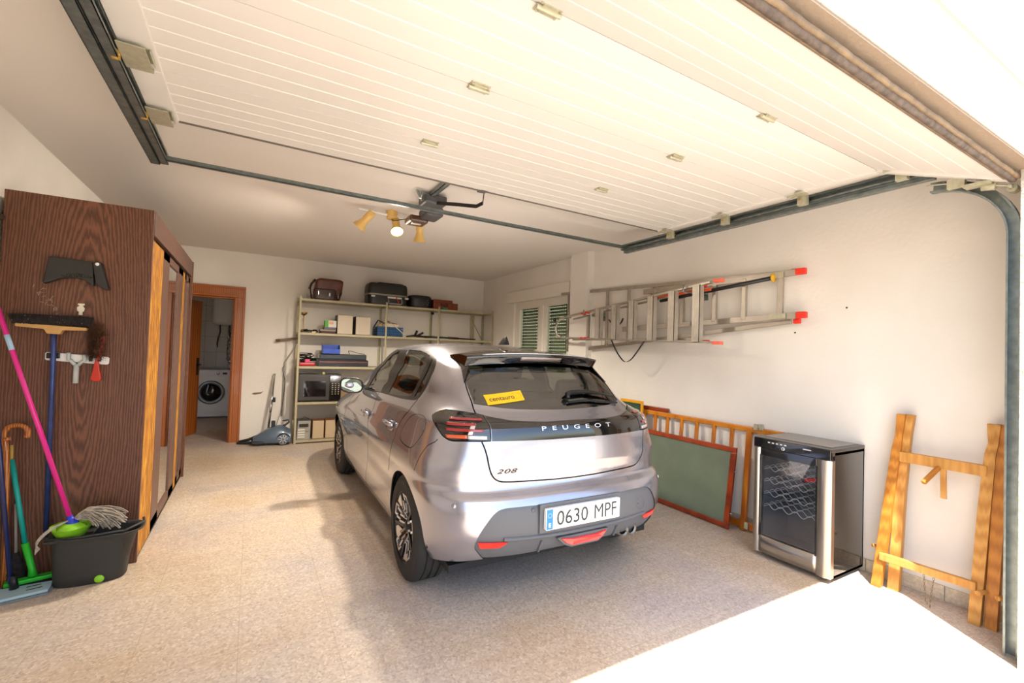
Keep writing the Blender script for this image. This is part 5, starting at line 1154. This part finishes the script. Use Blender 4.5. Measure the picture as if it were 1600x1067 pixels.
# third shelf
bb = thing('storage_bin', 'bright blue open-front storage bin on top of the record player', 'bin', (1.01, 7.13, Z2+.17))
BBL = mat('bin_blue', '#1747b5', .4)
x0, x1, y0, y1, z0 = .895, 1.13, 7.06, 7.22, Z2+.182
MB().box((x0, y0, z0), (x1, y1, z0+.006)).box((x0, y1-.006, z0), (x1, y1, z0+.135)).box((x0, y0, z0), (x1, y0+.006, z0+.075)).add([(x0, y0, z0), (x0, y1, z0), (x0, y1, z0+.135), (x0, y0+.04, z0+.135), (x0, y0, z0+.075)], [(0, 1, 2, 3, 4)]).add([(x1, y0, z0), (x1, y1, z0), (x1, y1, z0+.135), (x1, y0+.04, z0+.135), (x1, y0, z0+.075)], [(0, 1, 2, 3, 4)]).build('bin', BBL, bb, solid=.003)
tt = thing('record_player', 'grey record player under the blue bin on the third shelf', 'record player', (1.19, 7.22, Z2+.08))
box((.84, 7.06, Z2+.092), (1.53, 7.40, Z2+.105)).build('deck', BLACK, tt, bevel=.003); box((.855, 7.075, Z2+.105), (1.52, 7.39, Z2+.18)).build('dust_cover', mat('smoked_cover', '#3c4045', .25, coat=.5), tt, bevel=.012)
MB().lathe([(0, 0), (.15, 0), (.15, .003), (0, .003)], (1.15, 7.23, Z2+.181), 'z', 32).build('cover_mark', mat('cover_mark', '#494d52', .3), tt)
tag(MB().tube(smooth([(1.28, 7.15, Z2+.19), (1.26, 7.10, Z2+.235), (1.34, 7.1, Z2+.22), (1.42, 7.14, Z2+.20), (1.50, 7.1, Z2+.19)], False, 4), .006, 6).build('cable', mat('cable_olive', '#6b6144', .5)), 'olive cable lying on the record player right of the bin', 'cable')
vc = thing('audio_deck', 'black audio deck with a reddish front strip under the record player', 'audio deck', (1.19, 7.22, Z2))
box((.85, 7.07, Z2+.002), (1.545, 7.40, Z2+.09)).build('case', BLACK, vc, bevel=.003); box((.86, 7.064, Z2+.058), (1.535, 7.07, Z2+.075)).build('front_strip', mat('strip_rose', '#7a4a4a', .3, .4), vc)
rd = thing('power_tool', 'red and black power tool at the left end of the third shelf', 'power tool', (.69, 7.15, Z2))
MB().box((.585, 7.06, Z2+.004), (.80, 7.20, Z2+.055)).build('red_body', mat('tool_red', '#b52430', .35), rd, bevel=.015, segs=3)
MB().tube([(.60, 7.12, Z2+.07), (.70, 7.14, Z2+.09), (.82, 7.16, Z2+.10)], [.028, .03, .02], 10).build('black_body', BLACK, rd)
MB().box((.66, 7.055, Z2+.05), (.73, 7.12, Z2+.10)).build('pink_cap', mat('tool_pink', '#d0466a', .4), rd, bevel=.01)
tangle('cable', 'coiled black flex above the red tool', 'cable', BLACK, .58, .78, 7.08, 7.25, Z2+.11, .07, 5, .006, 22)
tag(MB().tube(smooth([(.90, 7.1, Z2+.003+.183), (.86, 7.1, Z2+.19)], False, 2), .004, 6).build('pen', BLACK), 'short black stub beside the blue bin', 'pen')
tag(MB().add([(1.86, 7.08, Z2+.002), (1.93, 7.1, Z2+.002), (1.905, 7.09, Z2+.12), (1.95, 7.2, Z2+.002), (1.87, 7.2, Z2+.06)], [(0, 1, 2), (1, 3, 2), (0, 2, 4), (2, 3, 4), (0, 4, 3, 1)]).build('wood_offcut', mat('offcut', '#5b3324', .6)), 'dark brown offcut on the third shelf of the middle bay', 'wood')
# fourth shelf: microwave
mw = thing('microwave_oven', 'black microwave oven on the fourth shelf', 'microwave', (.87, 7.22, Z1))
MWG = mat('microwave_shell', '#25221f', .35, coat=.3)
box((.585, 7.06, Z1+.012), (1.165, 7.40, Z1+.395)).build('housing', MWG, mw, bevel=.012)
dr_ = MB().box((.590, 7.045, Z1+.02), (1.0, 7.06, Z1+.375)).build('door', mat('microwave_door', '#3a3632', .3), mw, bevel=.004)
box((.655, 7.042, Z1+.075), (.955, 7.046, Z1+.30)).build('door_window', GLOSSBLK, dr_, bevel=.003)
pn = box((1.005, 7.045, Z1+.02), (1.16, 7.06, Z1+.375)).build('control_panel', GLOSSBLK, mw, bevel=.003)
KEY = mat('key_print', '#a89a80', .4)
for i in range(6):
    for j in range(3): box((1.035+.042*j, 7.042, Z1+.105+.030*i), (1.052+.042*j, 7.0455, Z1+.116+.030*i)).build('key', KEY, pn)
box((1.03, 7.042, Z1+.31), (1.14, 7.0455, Z1+.345)).build('display', mat('display_dark', '#14201a', .1), pn)
for x in (.62, 1.12): MB().lathe([(.014, 0), (.014, .013)], (x, 7.1, Z1), 'z', 10).build('foot', BLACK, mw)
tag(MB().sphere((.92, 7.07, Z1+.41), .022, 12, 8, (1, 1, .9)).build('socket_plug', mat('plug_yellow', '#c9b77a', .5)), 'cream plug lying on the front edge of the microwave', 'plug')
tag(MB().tube(smooth([(.58, 7.09, Z1+.44), (.70, 7.085, Z1+.425), (.82, 7.08, Z1+.405), (.90, 7.075, Z1+.405)], False, 4), .004, 6).build('cord', mat('cord_brown', '#4a3f33', .6)), 'brown cord running from the post to the cream plug', 'cord')
cbx = tag(box((1.17, 7.08, Z1+.001), (1.50, 7.38, Z1+.21)).build('carton', mat('cardboard', '#8d7350', .8), bevel=.002), 'cardboard box beside the microwave behind the wing mirror', 'box')
# bottom shelf
hf = thing('mini_stereo', 'silver mini stereo on the bottom shelf', 'stereo', (.69, 7.15, Z0_))
HS = mat('stereo_silver', '#a9a396', .35, .5, var=.1, vscale=30)
box((.60, 7.08, Z0_+.002), (.78, 7.32, Z0_+.27)).build('case', mat('stereo_side', '#4a4843', .5), hf, bevel=.004)
MB().add([(.598, 7.075, Z0_+.004), (.768, 7.075, Z0_+.004), (.775, 7.085, Z0_+.262), (.61, 7.085, Z0_+.262)], [(0, 1, 2, 3)]).build('front', HS, hf, solid=.012)
box((.625, 7.06, Z0_+.18), (.745, 7.07, Z0_+.225)).build('display', mat('stereo_display', '#3b2f28', .2), hf)
for k in range(4): box((.61, 7.062, Z0_+.03+.034*k), (.70, 7.067, Z0_+.05+.034*k)).build('slot', mat('slot_pale%d' % k, '#dcd6c8', .4), hf)
MB().lathe([(0, -.01), (.014, -.008), (.016, 0)], (.735, 7.066, Z0_+.125), 'y', 16).build('volume_knob', CHROME, hf)
MB().tube([(.64, 7.15, Z0_+.27), (.70, 7.16, Z0_+.31), (.77, 7.2, Z0_+.275)], .005, 6).build('aerial_wire', mat('wire_olive', '#5c5636', .5), hf)
SB = mat('speaker_beige', '#bda888', .8, bump=.2, bscale=150); SBC = mat('speaker_walnut', '#7c4b25', .5)
speaker(.80, .957, 7.07, Z0_, .262, .22, 'left beige speaker on the bottom shelf, next to the stereo', 'beige speakers on the bottom shelf', SB, SBC)
speaker(.972, 1.125, 7.07, Z0_, .262, .22, 'right beige speaker on the bottom shelf, nearer the car', 'beige speakers on the bottom shelf', SB, SBC)
speaker_box = tag(box((1.14, 7.10, Z0_+.002), (1.36, 7.34, Z0_+.22)).build('box', mat('box_umber', '#4b3027', .7), bevel=.003), 'dark brown box on the bottom shelf behind the front wheel', 'box')
tag(box((1.13, 7.09, Z0_+.224), (1.38, 7.32, Z0_+.40)).build('box', mat('box_purple', '#4a2d40', .7), bevel=.003), 'purple box behind the front wheel, on top of the dark brown box', 'box')
# ------------------------------------------------------------ stick, hand rails, vacuum cleaner
st_ = thing('wooden_stick', 'wooden stick poking out left of the shelving', 'stick', (.45, 7.41, 1.50))
MB().tube([(.30, 7.40, 1.448), (.43, 7.41, 1.468), (.585, 7.42, 1.490)], [.018, .020, .018], 10).build('stick', mat('stick_wood', '#8f7a66', .6), st_)
MB().tube([(.295, 7.40, 1.447), (.35, 7.404, 1.455)], .021, 10).build('end_cap', mat('stick_cap', '#6a4433', .6), st_)
vt = thing('suction_tube', 'chrome vacuum tube propped upright against the back wall', 'vacuum tube', (.27, 7.30, .2))
MB().tube([(.245, 7.26, .16), (.300, 7.42, .965)], .0165, 16).build('tube', CHROME, vt)
box((.285, 7.33, .56), (.325, 7.37, .63)).build('tube_clip', BLACK, vt, bevel=.005)
MB().tube([(.262, 7.31, .42), (.275, 7.35, .60)], .019, 14).build('tube_sleeve', CHROME, vt)
bh = thing('bent_lamp_arm', 'thin grey bent arm with hanging wire beside the shelving', 'lamp arm', (.45, 7.43, 1.2))
MB().tube([(.600, 7.42, 1.47), (.545, 7.43, 1.34), (.425, 7.44, 1.13), (.425, 7.44, 1.06), (.420, 7.44, .35)], .009, 8).build('arm', mat('arm_grey', '#a5a097', .5), bh)
MB().tube(smooth([(.425, 7.42, 1.08), (.40, 7.42, 1.03), (.44, 7.42, .85), (.425, 7.42, .55), (.40, 7.40, .40), (.36, 7.36, .27), (.34, 7.34, .20)], False, 4), .004, 6).build('wire', mat('wire_dark', '#3a3630', .5), bh)
vcu = thing('vacuum_cleaner', 'grey-blue cylinder vacuum cleaner with white-rimmed wheel on the floor', 'vacuum cleaner', (.30, 7.2, 0))
VB = mat('vacuum_blue', '#5b6b7c', .35, .2, coat=.4); VD = mat('vacuum_dark', '#23252a', .5)
rows = []
for t in np.linspace(0, 1, 15):
    x = .06+.46*t; h = .06+.16*math.sin(min(1, t*1.15)*math.pi*.62)*(1-.35*max(0, t-.8)/.2); wv = .06+.08*math.sin(min(1, t*1.4)*math.pi/2)
    rows.append([(x, 7.14+wv*math.cos(a), .045+max(0, math.sin(a))**.7*h if math.sin(a) > 0 else .045+.02*math.sin(a)) for a in np.linspace(0, 2*math.pi, 25)])
m = MB().grid(rows); m.add(rows[0], [tuple(range(24))]); m.add(rows[-1], [tuple(range(24))]); m.build('body', VB, vcu)
MB().box((.04, 7.03, .025), (.52, 7.25, .065)).build('base', VD, vcu, bevel=.02, segs=3)
w1 = MB().lathe([(.0, -.0), (.075, -.002), (.085, -.012), (.085, -.03), (0, -.03)], (.425, 7.035, .086), 'y', 36).build('wheel', VD, vcu)
MB().lathe([(.055, .0), (.060, .004), (.068, .003), (.070, -.002)], (.425, 7.003, .086), 'y', 36).build('wheel_rim', WPLAST, w1)
for k in range(8): a = k*math.pi/4; MB().bar((.425+.015*math.cos(a), 7.003, .086+.015*math.sin(a)), (.425+.058*math.cos(a), 7.003, .086+.058*math.sin(a)), .006, .006, up=(0, 1, 0)).build('wheel_spoke', WPLAST, w1)
MB().tube([(-.10, 7.28, .035), (.02, 7.22, .07), (.25, 7.16, .18), (.42, 7.13, .24), (.50, 7.13, .30), (.49, 7.14, .33), (.42, 7.16, .32)], [.016, .02, .02, .018, .012, .009, .008], 12).build('carry_wand', VD, vcu)
MB().bar((-.12, 7.30, .022), (.10, 7.20, .022), .075, .03).build('floor_nozzle', VD, vcu, bevel=.008)
MB().box((.275, 7.10, .15), (.325, 7.15, .33)).build('grip', VD, vcu, bevel=.012, segs=3)
# ------------------------------------------------------------ ladders on the right wall
RED = mat('ladder_cap_red', '#e8301c', .45); RED2 = mat('ladder_cap_faded', '#ef6f55', .5)
la = thing('extension_ladder', 'long aluminium ladder hung flat on the right wall behind the stepladder', 'ladder', (3.58, 3.4, 1.8))
def lad(parent, x, ptop, pbot, rung_y, w=.022, h=.06, mt=ALU, rw=.03, rt=.03):
    for P_ in (ptop, pbot): MB().bar((x, P_[0][0], P_[0][1]), (x, P_[1][0], P_[1][1]), h*.4, h).build('stile', mt, parent, bevel=.003)
    f = lambda P_, y: P_[0][1]+(P_[1][1]-P_[0][1])*(y-P_[0][0])/(P_[1][0]-P_[0][0])
    for y in rung_y: MB().box((x-rt/2, y-rw/2, f(pbot, y)), (x+rt/2, y+rw/2, f(ptop, y))).build('rung', mt, parent, bevel=.004)
    return f
# section A: far end high and wide; section B slid along it
lad(la, 3.60, ((4.97, 2.200), (1.95, 2.085)), ((4.62, 1.445), (1.95, 1.705)), (4.80, 4.42, 4.05, 3.70, 3.36), h=.038, rw=.028)
lad(la, 3.565, ((3.45, 2.075), (1.90, 2.075)), ((3.75, 1.690), (1.90, 1.745)), (3.30, 2.95, 2.60, 2.32, 2.02), h=.05, rw=.04)
for y, z in ((1.87, 2.075), (1.86, 1.745)): MB().box((3.545, y-.035, z-.022), (3.585, y+.035, z+.026)).build('end_cap', RED, la, bevel=.006)
for y, z in ((1.915, 1.705), (1.94, 2.09)): MB().box((3.585, y-.03, z-.02), (3.615, y+.02, z+.02)).build('end_cap', RED, la, bevel=.006)
for a_, b_ in (((3.545, 1.97, 1.725), (3.55, 2.10, 1.765)), ((3.545, 1.99, 2.045), (3.55, 2.07, 2.09))): MB().box(a_, b_).build('guide_bracket', STEEL2, la)
MB().tube([(3.545, 2.08, 2.05), (3.545, 3.2, 1.96)], .017, 12).build('padded_tube', BLACK, la)
MB().lathe([(0, -.01), (.032, -.008), (.036, 0), (.03, .01), (0, .012)], (3.545, 2.065, 2.052), 'y', 20).build('yellow_cap', mat('cap_yellow', '#d9a620', .4), la)
sl2 = thing('step_ladder', 'aluminium stepladder with wide treads hung sideways in front of the long ladder', 'ladder', (3.38, 3.6, 1.8))
TRD = mat('tread_alu', '#cbc3b7', .42, .7, var=.12, vscale=14)
FT_ = ((4.66, 1.845), (2.50, 2.05)); FB_ = ((4.72, 1.600), (2.50, 1.535))
fz = lambda P_, y: P_[0][1]+(P_[1][1]-P_[0][1])*(y-P_[0][0])/(P_[1][0]-P_[0][0])
for P_ in (FT_, FB_): MB().bar((3.38, P_[0][0], P_[0][1]), (3.38, P_[1][0], P_[1][1]), .045, .020).build('stile', ALU, sl2, bevel=.003)
for y in (2.63, 2.90, 3.155, 3.41, 3.665, 3.93): 
    t_ = MB().box((3.345, y-.042, fz(FB_, y)), (3.35, y+.030, fz(FT_, y))).box((3.345, y+.030, fz(FB_, y)), (3.40, y+.034, fz(FT_, y))).box((3.345, y-.042, fz(FB_, y)), (3.40, y-.038, fz(FT_, y)))
    for k in range(5): t_.box((3.342, y-.036+.014*k, fz(FB_, y)+.005), (3.346, y-.030+.014*k, fz(FT_, y)-.005))
    t_.build('tread', TRD, sl2)
for P_, dz in (((4.60, 1.835), .0), ((4.62, 1.58), .0)): pass
BT_ = ((4.50, 1.83), (2.62, 2.005)); BB_ = ((4.55, 1.56), (2.60, 1.56))
BT_ = ((4.50, 1.83), (2.66, 2.02)); BB_ = ((4.50, 1.575), (2.66, 1.565))
for P_ in (BT_, BB_): MB().bar((3.46, P_[0][0], P_[0][1]), (3.46, P_[1][0], P_[1][1]), .03, .018).build('rear_stile', ALU, sl2, bevel=.003)
MB().bar((3.46, 4.20, 1.565), (3.46, 4.20, 1.86), .03, .02, up=(0, 1, 0)).build('rear_brace', ALU, sl2); MB().bar((3.40, 4.10, 1.585), (3.40, 4.10, 1.87), .012, .006, up=(1, 0, 0)).build('rear_brace', WPLAST, sl2)
for y, z, mt in ((2.44, 2.055, RED2), (2.66, 2.04, RED), (2.44, 1.53, RED2), (2.62, 1.545, RED)): MB().box((3.355 if y < 2.6 else 3.445, y-.05, z-.014), (3.405 if y < 2.6 else 3.475, y+.03, z+.014)).build('foot', mt, sl2, bevel=.005)
MB().tube([(3.38, 4.64, 1.845), (3.38, 4.74, 1.80), (3.38, 4.77, 1.72), (3.38, 4.74, 1.63), (3.38, 4.66, 1.605)], .013, 10).build('top_hoop', ALU, sl2)
MB().sphere((3.38, 4.80, 1.83), .026, 12, 8).build('knob', BLACK, sl2)
MB().bar((3.44, 3.32, 1.985), (3.44, 2.55, 2.00), .02, .02).build('red_strip', mat('strip_orange', '#e0561f', .5), sl2)
for y in (4.14, 4.22, 4.5): MB().box((3.35, y-.012, 1.575), (3.41, y+.012, 1.60)).box((3.35, y-.012, fz(FT_, y)-.02), (3.41, y+.012, fz(FT_, y)-.002)).build('rivet_block', RED if y < 4.3 else ALU, sl2)
def strapm(pts, nm, parent): 
    pts = smooth(pts, False, 6); rows = [[(p[0]-.012, p[1], p[2]), (p[0]+.012, p[1]+.004, p[2])] for p in pts]; return MB().grid(rows).build(nm, BLACK, parent, solid=.003)
strapm([(3.36, 3.70, 1.57), (3.37, 3.67, 1.50), (3.38, 3.60, 1.40), (3.39, 3.52, 1.335), (3.40, 3.44, 1.36), (3.40, 3.34, 1.46), (3.40, 3.24, 1.57), (3.42, 3.16, 1.62)], 'strap', sl2)
strapm([(3.50, 3.90, 1.80), (3.51, 3.86, 1.755), (3.52, 3.80, 1.73), (3.53, 3.74, 1.76), (3.54, 3.72, 1.81)], 'strap', la)
hk = MB(); hk.tube([(XR, 4.30, 1.90), (3.50, 4.30, 1.90), (3.46, 4.30, 1.93)], .008, 8)
for y in (4.15, 2.75):
    h_ = thing('ladder_hook', 'steel wall hook carrying the ladders %s' % ('near the window pillar' if y > 4 else 'nearer the red feet'), 'hook', (3.6, y, 1.85))
    zz = fz(FT_, y)-.01
    MB().tube([(XR, y, zz-.03), (3.33, y, zz-.03), (3.33, y, zz+.03)], .007, 8).build('arm', STEEL, h_); MB().box((XR-.006, y-.02, zz-.08), (XR, y+.02, zz+.02)).build('wall_plate', STEEL, h_)
# ------------------------------------------------------------ leaning on the right wall
MAHO = wood('mahogany_frame', '#7c2a0e', '#a8431a', (1, 1, 1), 8, .35, 3, .05, coat=.3); PINE = wood('orange_pine', '#b45f12', '#dd8a26', (1, 1, .3), 8, .35, 3, .06, coat=.3)
def lean(parent, name, m, A, B, C_, D_, wdt, th, part=True):
    """frame of four members between corner points (bottom-left, bottom-right, top-right, top-left)"""
# green chalkboard
cbd = thing('chalkboard', 'large green chalkboard in a red-brown frame leaning behind the car', 'chalkboard', (3.5, 2.75, 0))
def lp(y, h, x0, x1, H, off=0):   # point on a leaning plane: height h along the board
    t = h/H; tilt = math.atan2(x1-x0, math.sqrt(max(H*H-(x1-x0)**2, 1e-6))); return Vector((x0+(x1-x0)*t-off*math.cos(tilt), y, math.sqrt(max(H*H-(x1-x0)**2, 1e-6))*t+off*math.sin(tilt)))
Hb = .665; BX = (3.455, 3.545)
q = lambda y, h, o=0: lp(y, h, *BX, Hb, o)
def slab(m, y0, y1, h0, h1, o0, o1, q): 
    vs = [q(y0, h0, o0), q(y1, h0, o0), q(y1, h1, o0), q(y0, h1, o0), q(y0, h0, o1), q(y1, h0, o1), q(y1, h1, o1), q(y0, h1, o1)]
    return m.add(vs, [(0, 1, 2, 3), (7, 6, 5, 4), (0, 4, 5, 1), (1, 5, 6, 2), (2, 6, 7, 3), (3, 7, 4, 0)])
Y0, Y1 = 2.335, 3.55
for a in ((Y0, Y1, 0, .045), (Y0, Y1, Hb-.045, Hb), (Y0, Y0+.045, .045, Hb-.045), (Y1-.045, Y1, .045, Hb-.045)): slab(MB(), a[0], a[1], a[2]+.002, a[3], 0, .025, q).build('frame_bar', MAHO, cbd, bevel=.003)
CHK = mat('chalk_green', '#68735f', .8, var=.14, vscale=5)
slab(MB(), Y0+.04, Y1-.04, .04, Hb-.04, .006, .016, q).build('writing_surface', CHK, cbd)
for h in (.13, .47): MB().sphere(q(Y0-.004, h, .01), .007, 8, 6).build('screw', CHROME, cbd)
# cot side with slats
Hc_ = .845; CX = (3.56, 3.625); qc = lambda y, h, o=0: lp(y, h, *CX, Hc_, o)
cs = thing('cot_side', 'orange pine slatted cot side leaning on the wall behind the chalkboard', 'cot side', (3.58, 2.8, 0))
slab(MB(), 1.99, 3.62, Hc_-.045, Hc_, 0, .028, qc).build('top_rail', PINE, cs, bevel=.006)
slab(MB(), 1.99, 3.62, .02, .075, 0, .028, qc).build('bottom_rail', PINE, cs, bevel=.004)
for y in (2.275, 3.58): slab(MB(), y-.022, y+.022, .002, Hc_-.01, -.002, .03, qc).build('post', PINE, cs, bevel=.005)
for y in (2.43, 2.605, 2.785, 2.955, 3.125, 3.28, 3.43): MB().tube([qc(y, .06, .014), qc(y, Hc_-.03, .014)], .018, 12).build('slat', PINE, cs)
for h, y in ((.855, 2.215), (.86, 2.17), (.055, 2.24)): slab(MB(), y-.018, y+.014, h-.03, h+.02, .02, .04, qc).build('fitting', STEEL2, cs, bevel=.002)
# small frames behind
sf = thing('slate_board', 'small yellow-framed green slate standing behind the cot side', 'slate', (3.55, 3.6, .6))
for a in ((3.40, 3.72, .90, .93), (3.40, 3.425, .30, .90), (3.695, 3.72, .30, .90)): MB().box((3.535, a[0], a[2]), (3.555, a[1], a[3])).build('frame_bar', mat('frame_yellow', '#e0a01c', .45) if 'frame_yellow' not in bpy.data.materials else bpy.data.materials['frame_yellow'], sf, bevel=.003)
box((3.543, 3.42, .0), (3.55, 3.70, .91)).build('slate_face', mat('slate_dark', '#2c4a38', .7), sf)
tag(box((3.602, 3.14, .846), (3.648, 3.56, .882)).build('wooden_bar', MAHO, bevel=.006), 'red-brown wooden bar resting on top of the cot side', 'bar')
# ------------------------------------------------------------ wine cooler
wc = thing('wine_cooler', 'stainless and black glass-door wine cooler by the right wall', 'wine cooler', (3.42, 1.72, 0))
SS = mat('brushed_steel', '#b9b4ad', .3, .95, var=.08, vscale=3); SIDE = mat('cooler_side', '#2a2826', .09, .2, coat=1)
FX0, FX1, FY0, FY1, FH = 3.245, 3.635, 1.475, 1.975, .845
cab_ = MB().box((FX0, FY0, .03), (FX1, FY0+.012, FH-.02)).box((FX0, FY1-.012, .03), (FX1, FY1, FH-.02)).box((FX1-.012, FY0, .03), (FX1, FY1, FH-.02)).box((FX0, FY0, .03), (FX1, FY1, .045))
cab_.build('cabinet', SIDE, wc)
MB().box((FX0-.035, FY0, FH-.045), (FX1, FY1, FH-.02)).box((FX0-.05, FY0-.002, FH-.022), (FX1+.002, FY1+.002, FH)).build('top', mat('cooler_top', '#5b5854', .3, .5), wc, bevel=.004)
MB().box((FX0+.02, FY0+.03, FH), (FX1-.02, FY1-.03, FH+.004)).build('top_mat', mat('top_panel', '#8b857e', .3, .5), wc, bevel=.002)
box((FX0-.055, FY0-.001, FH-.070), (FX0-.03, FY1+.001, FH-.002)).build('control_strip', GLOSSBLK, wc, bevel=.003)
# door: curved steel side columns, glass, bottom panel
dpt = FX0-.045
dm = MB()
for (ya, yb) in ((FY0-.004, FY0+.085), (FY1-.048, FY1+.004)):
    rows = []
    for t in np.linspace(0, 1, 9): y = ya+(yb-ya)*t; bul = .016*math.sin(math.pi*min(1, max(0, t))); rows.append([(dpt-bul+.004, y, .035), (dpt-bul+.004, y, FH-.072)])
    dm.grid(rows)
    dm.box((dpt+.004, ya, .035), (FX0-.004, yb, FH-.072))
door_ = dm.build('door', SS, wc)
rows = [[(dpt-.012*math.sin(math.pi*t), FY0+.08+(FY1-.04-FY0-.08)*t, z) for t in np.linspace(0, 1, 17)] for z in (.04, .155)]
MB().grid(rows).build('door_lower_panel', SS, door_, solid=.004)
box((dpt+.008, FY0+.085, .04), (FX0-.004, FY1-.045, .155)).build('door_lower_core', SS, door_)
MB().box((dpt-.004, FY0+.085, FH-.125), (FX0-.004, FY1-.045, FH-.072)).build('door_header', GLOSSBLK, door_, bevel=.002)
WG = glassmat('cooler_glass', (.78, .80, .82, 1), .12)
box((dpt+.004, FY0+.083, .150), (dpt+.010, FY1-.043, FH-.122)).build('door_glass', WG, door_)
for a_, b_ in ((FY0+.078, FY0+.086), (FY1-.048, FY1-.042)): MB().box((dpt-.006, a_, .15), (dpt+.012, b_, FH-.12)).build('glass_edge', GLOSSBLK, door_)
WIRE = mat('rack_wire', '#e8e8e8', .35, .2); INN = mat('cooler_inner', '#6c6f76', .5)
box((FX1-.05, FY0+.013, .05), (FX1-.013, FY1-.013, FH-.05)).build('inner_back', INN, wc); MB().box((FX0, FY0+.0125, .05), (FX1-.05, FY0+.03, FH-.05)).box((FX0, FY1-.03, .05), (FX1-.05, FY1-.0125, FH-.05)).box((FX0, FY0+.02, .045), (FX1-.05, FY1-.02, .075)).build('inner_lining', INN, wc)
for z in (.62, .53, .44, .35):
    m = MB()
    for x in np.linspace(FX0+.03, FX1-.08, 5): m.tube([(x, FY0+.03+(.44)*t, z+.016*math.sin(t*math.pi*9)) for t in np.linspace(0, 1, 46)], .0028, 5)
    m.tube([(FX0+.02, FY0+.03, z-.01), (FX1-.07, FY0+.03, z-.01)], .003, 5).tube([(FX0+.02, FY1-.03, z-.01), (FX1-.07, FY1-.03, z-.01)], .003, 5).build('wire_rack', WIRE, wc)
LG = mat('icon_print', '#c9c9c9', .5)
for k in range(5): MB().box((FX0-.0565, FY1-.10-.028*k, FH-.030), (FX0-.055, FY1-.115-.028*k, FH-.022)).build('button_icon', LG, wc)
MB().lathe([(.006, -.002), (.011, -.002), (.012, 0), (.011, .002), (.006, .002)], (FX0-.056, FY1-.205, FH-.052), 'x', 20).build('power_button', LG, wc)
box((FX0-.0565, FY0+.115, FH-.030), (FX0-.055, FY0+.165, FH-.024)).build('maker_mark', LG, wc)
for x in (FX0+.03, FX1-.04):
    for y in (FY0+.04, FY1-.04): MB().lathe([(.016, 0), (.018, .004), (.012, .03)], (x, y, 0), 'z', 14).build('foot', CHROME, wc)
# ------------------------------------------------------------ trestle
tr_ = thing('sawhorse', 'folded wooden trestle leaning on the right wall by the door', 'trestle', (3.55, 1.07, 0))
TW = wood('trestle_wood', '#c48638', '#dfa554', (6, 6, .5), 6, .55, 3, .1); TWD = wood('trestle_wood_dark', '#b56f1e', '#d48c34', (6, 6, .5), 6, .5, 3, .1)
def leg(pts, w_, t_, mt, nm='leg'):
    m = MB(); P = []
    for (x, y, z), ww in zip(pts, w_): P.append([(x, y-ww/2, z), (x, y+ww/2, z), (x+t_, y+ww/2, z), (x+t_, y-ww/2, z), (x, y-ww/2, z)])
    m.grid(P, False); m.add(P[0][:4], [(0, 1, 2, 3)]); m.add(P[-1][:4], [(3, 2, 1, 0)]); return m.build(nm, mt, tr_, bevel=.003)
# right pair then left pair; front leg and rear leg side by side
leg([(3.455, .887, 0), (3.52, .868, .60), (3.548, .852, .92), (3.556, .842, .98), (3.565, .842, 1.085)], [.050, .052, .045, .040, .055], .045, TW)
leg([(3.475, .828, 0), (3.53, .817, .60), (3.556, .808, .90), (3.566, .806, .98), (3.575, .802, 1.085)], [.048, .052, .050, .050, .058], .045, TWD)
leg([(3.455, 1.335, 0), (3.515, 1.290, .60), (3.548, 1.272, .86), (3.556, 1.262, .95), (3.565, 1.255, 1.085)], [.050, .050, .048, .036, .045], .045, TWD)
leg([(3.500, 1.262, 0), (3.54, 1.248, .60), (3.565, 1.238, .86), (3.575, 1.232, .95), (3.585, 1.222, 1.085)], [.058, .052, .050, .045, .050], .045, TW)
MB().bar((3.552, 1.25, .825), (3.552, .86, .825), .035, .062).build('upper_rail', TW, tr_, bevel=.004)
MB().bar((3.475, 1.32, .195), (3.470, .88, .205), .03, .045).build('lower_rail', TW, tr_, bevel=.004)
MB().bar((3.53, 1.06, .80), (3.42, 1.095, .715), .022, .022).build('peg', TWD, tr_, bevel=.004)
MB().bar((3.55, 1.045, .80), (3.56, 1.045, .62), .010, .028, up=(0, 1, 0)).build('stop_block', TW, tr_, bevel=.003)
MB().tube([(3.43, .865, .185), (3.56, .835, .185)], .013, 10).build('dowel', TW, tr_); MB().tube([(3.47, .80, .180), (3.50, .785, .180)], .013, 10).build('dowel', TW, tr_); MB().tube([(3.50, 1.37, .235), (3.52, 1.35, .235)], .010, 8).build('dowel', TWD, tr_)
ch = MB()
def chain(p, q):
    n = int((Vector(q)-Vector(p)).length/.014)
    for i in range(n):
        c = Vector(p).lerp(Vector(q), (i+.5)/n); t = [(c.x+(.004*math.cos(a) if i % 2 else 0), c.y+(0 if i % 2 else .004*math.cos(a)), c.z+.009*math.sin(a)) for a in np.linspace(0, 2*math.pi, 9)[:-1]]; ch.tube(t, .0014, 5, closed=True)
chain((3.462, 1.10, .175), (3.458, 1.09, .03)); chain((3.462, 1.055, .175), (3.458, 1.07, .03)); chain((3.458, 1.09, .03), (3.45, 1.06, .006))
ch.build('chain', mat('chain_steel', '#8a7f6a', .4, .8), tr_)['kind'] = 'stuff'
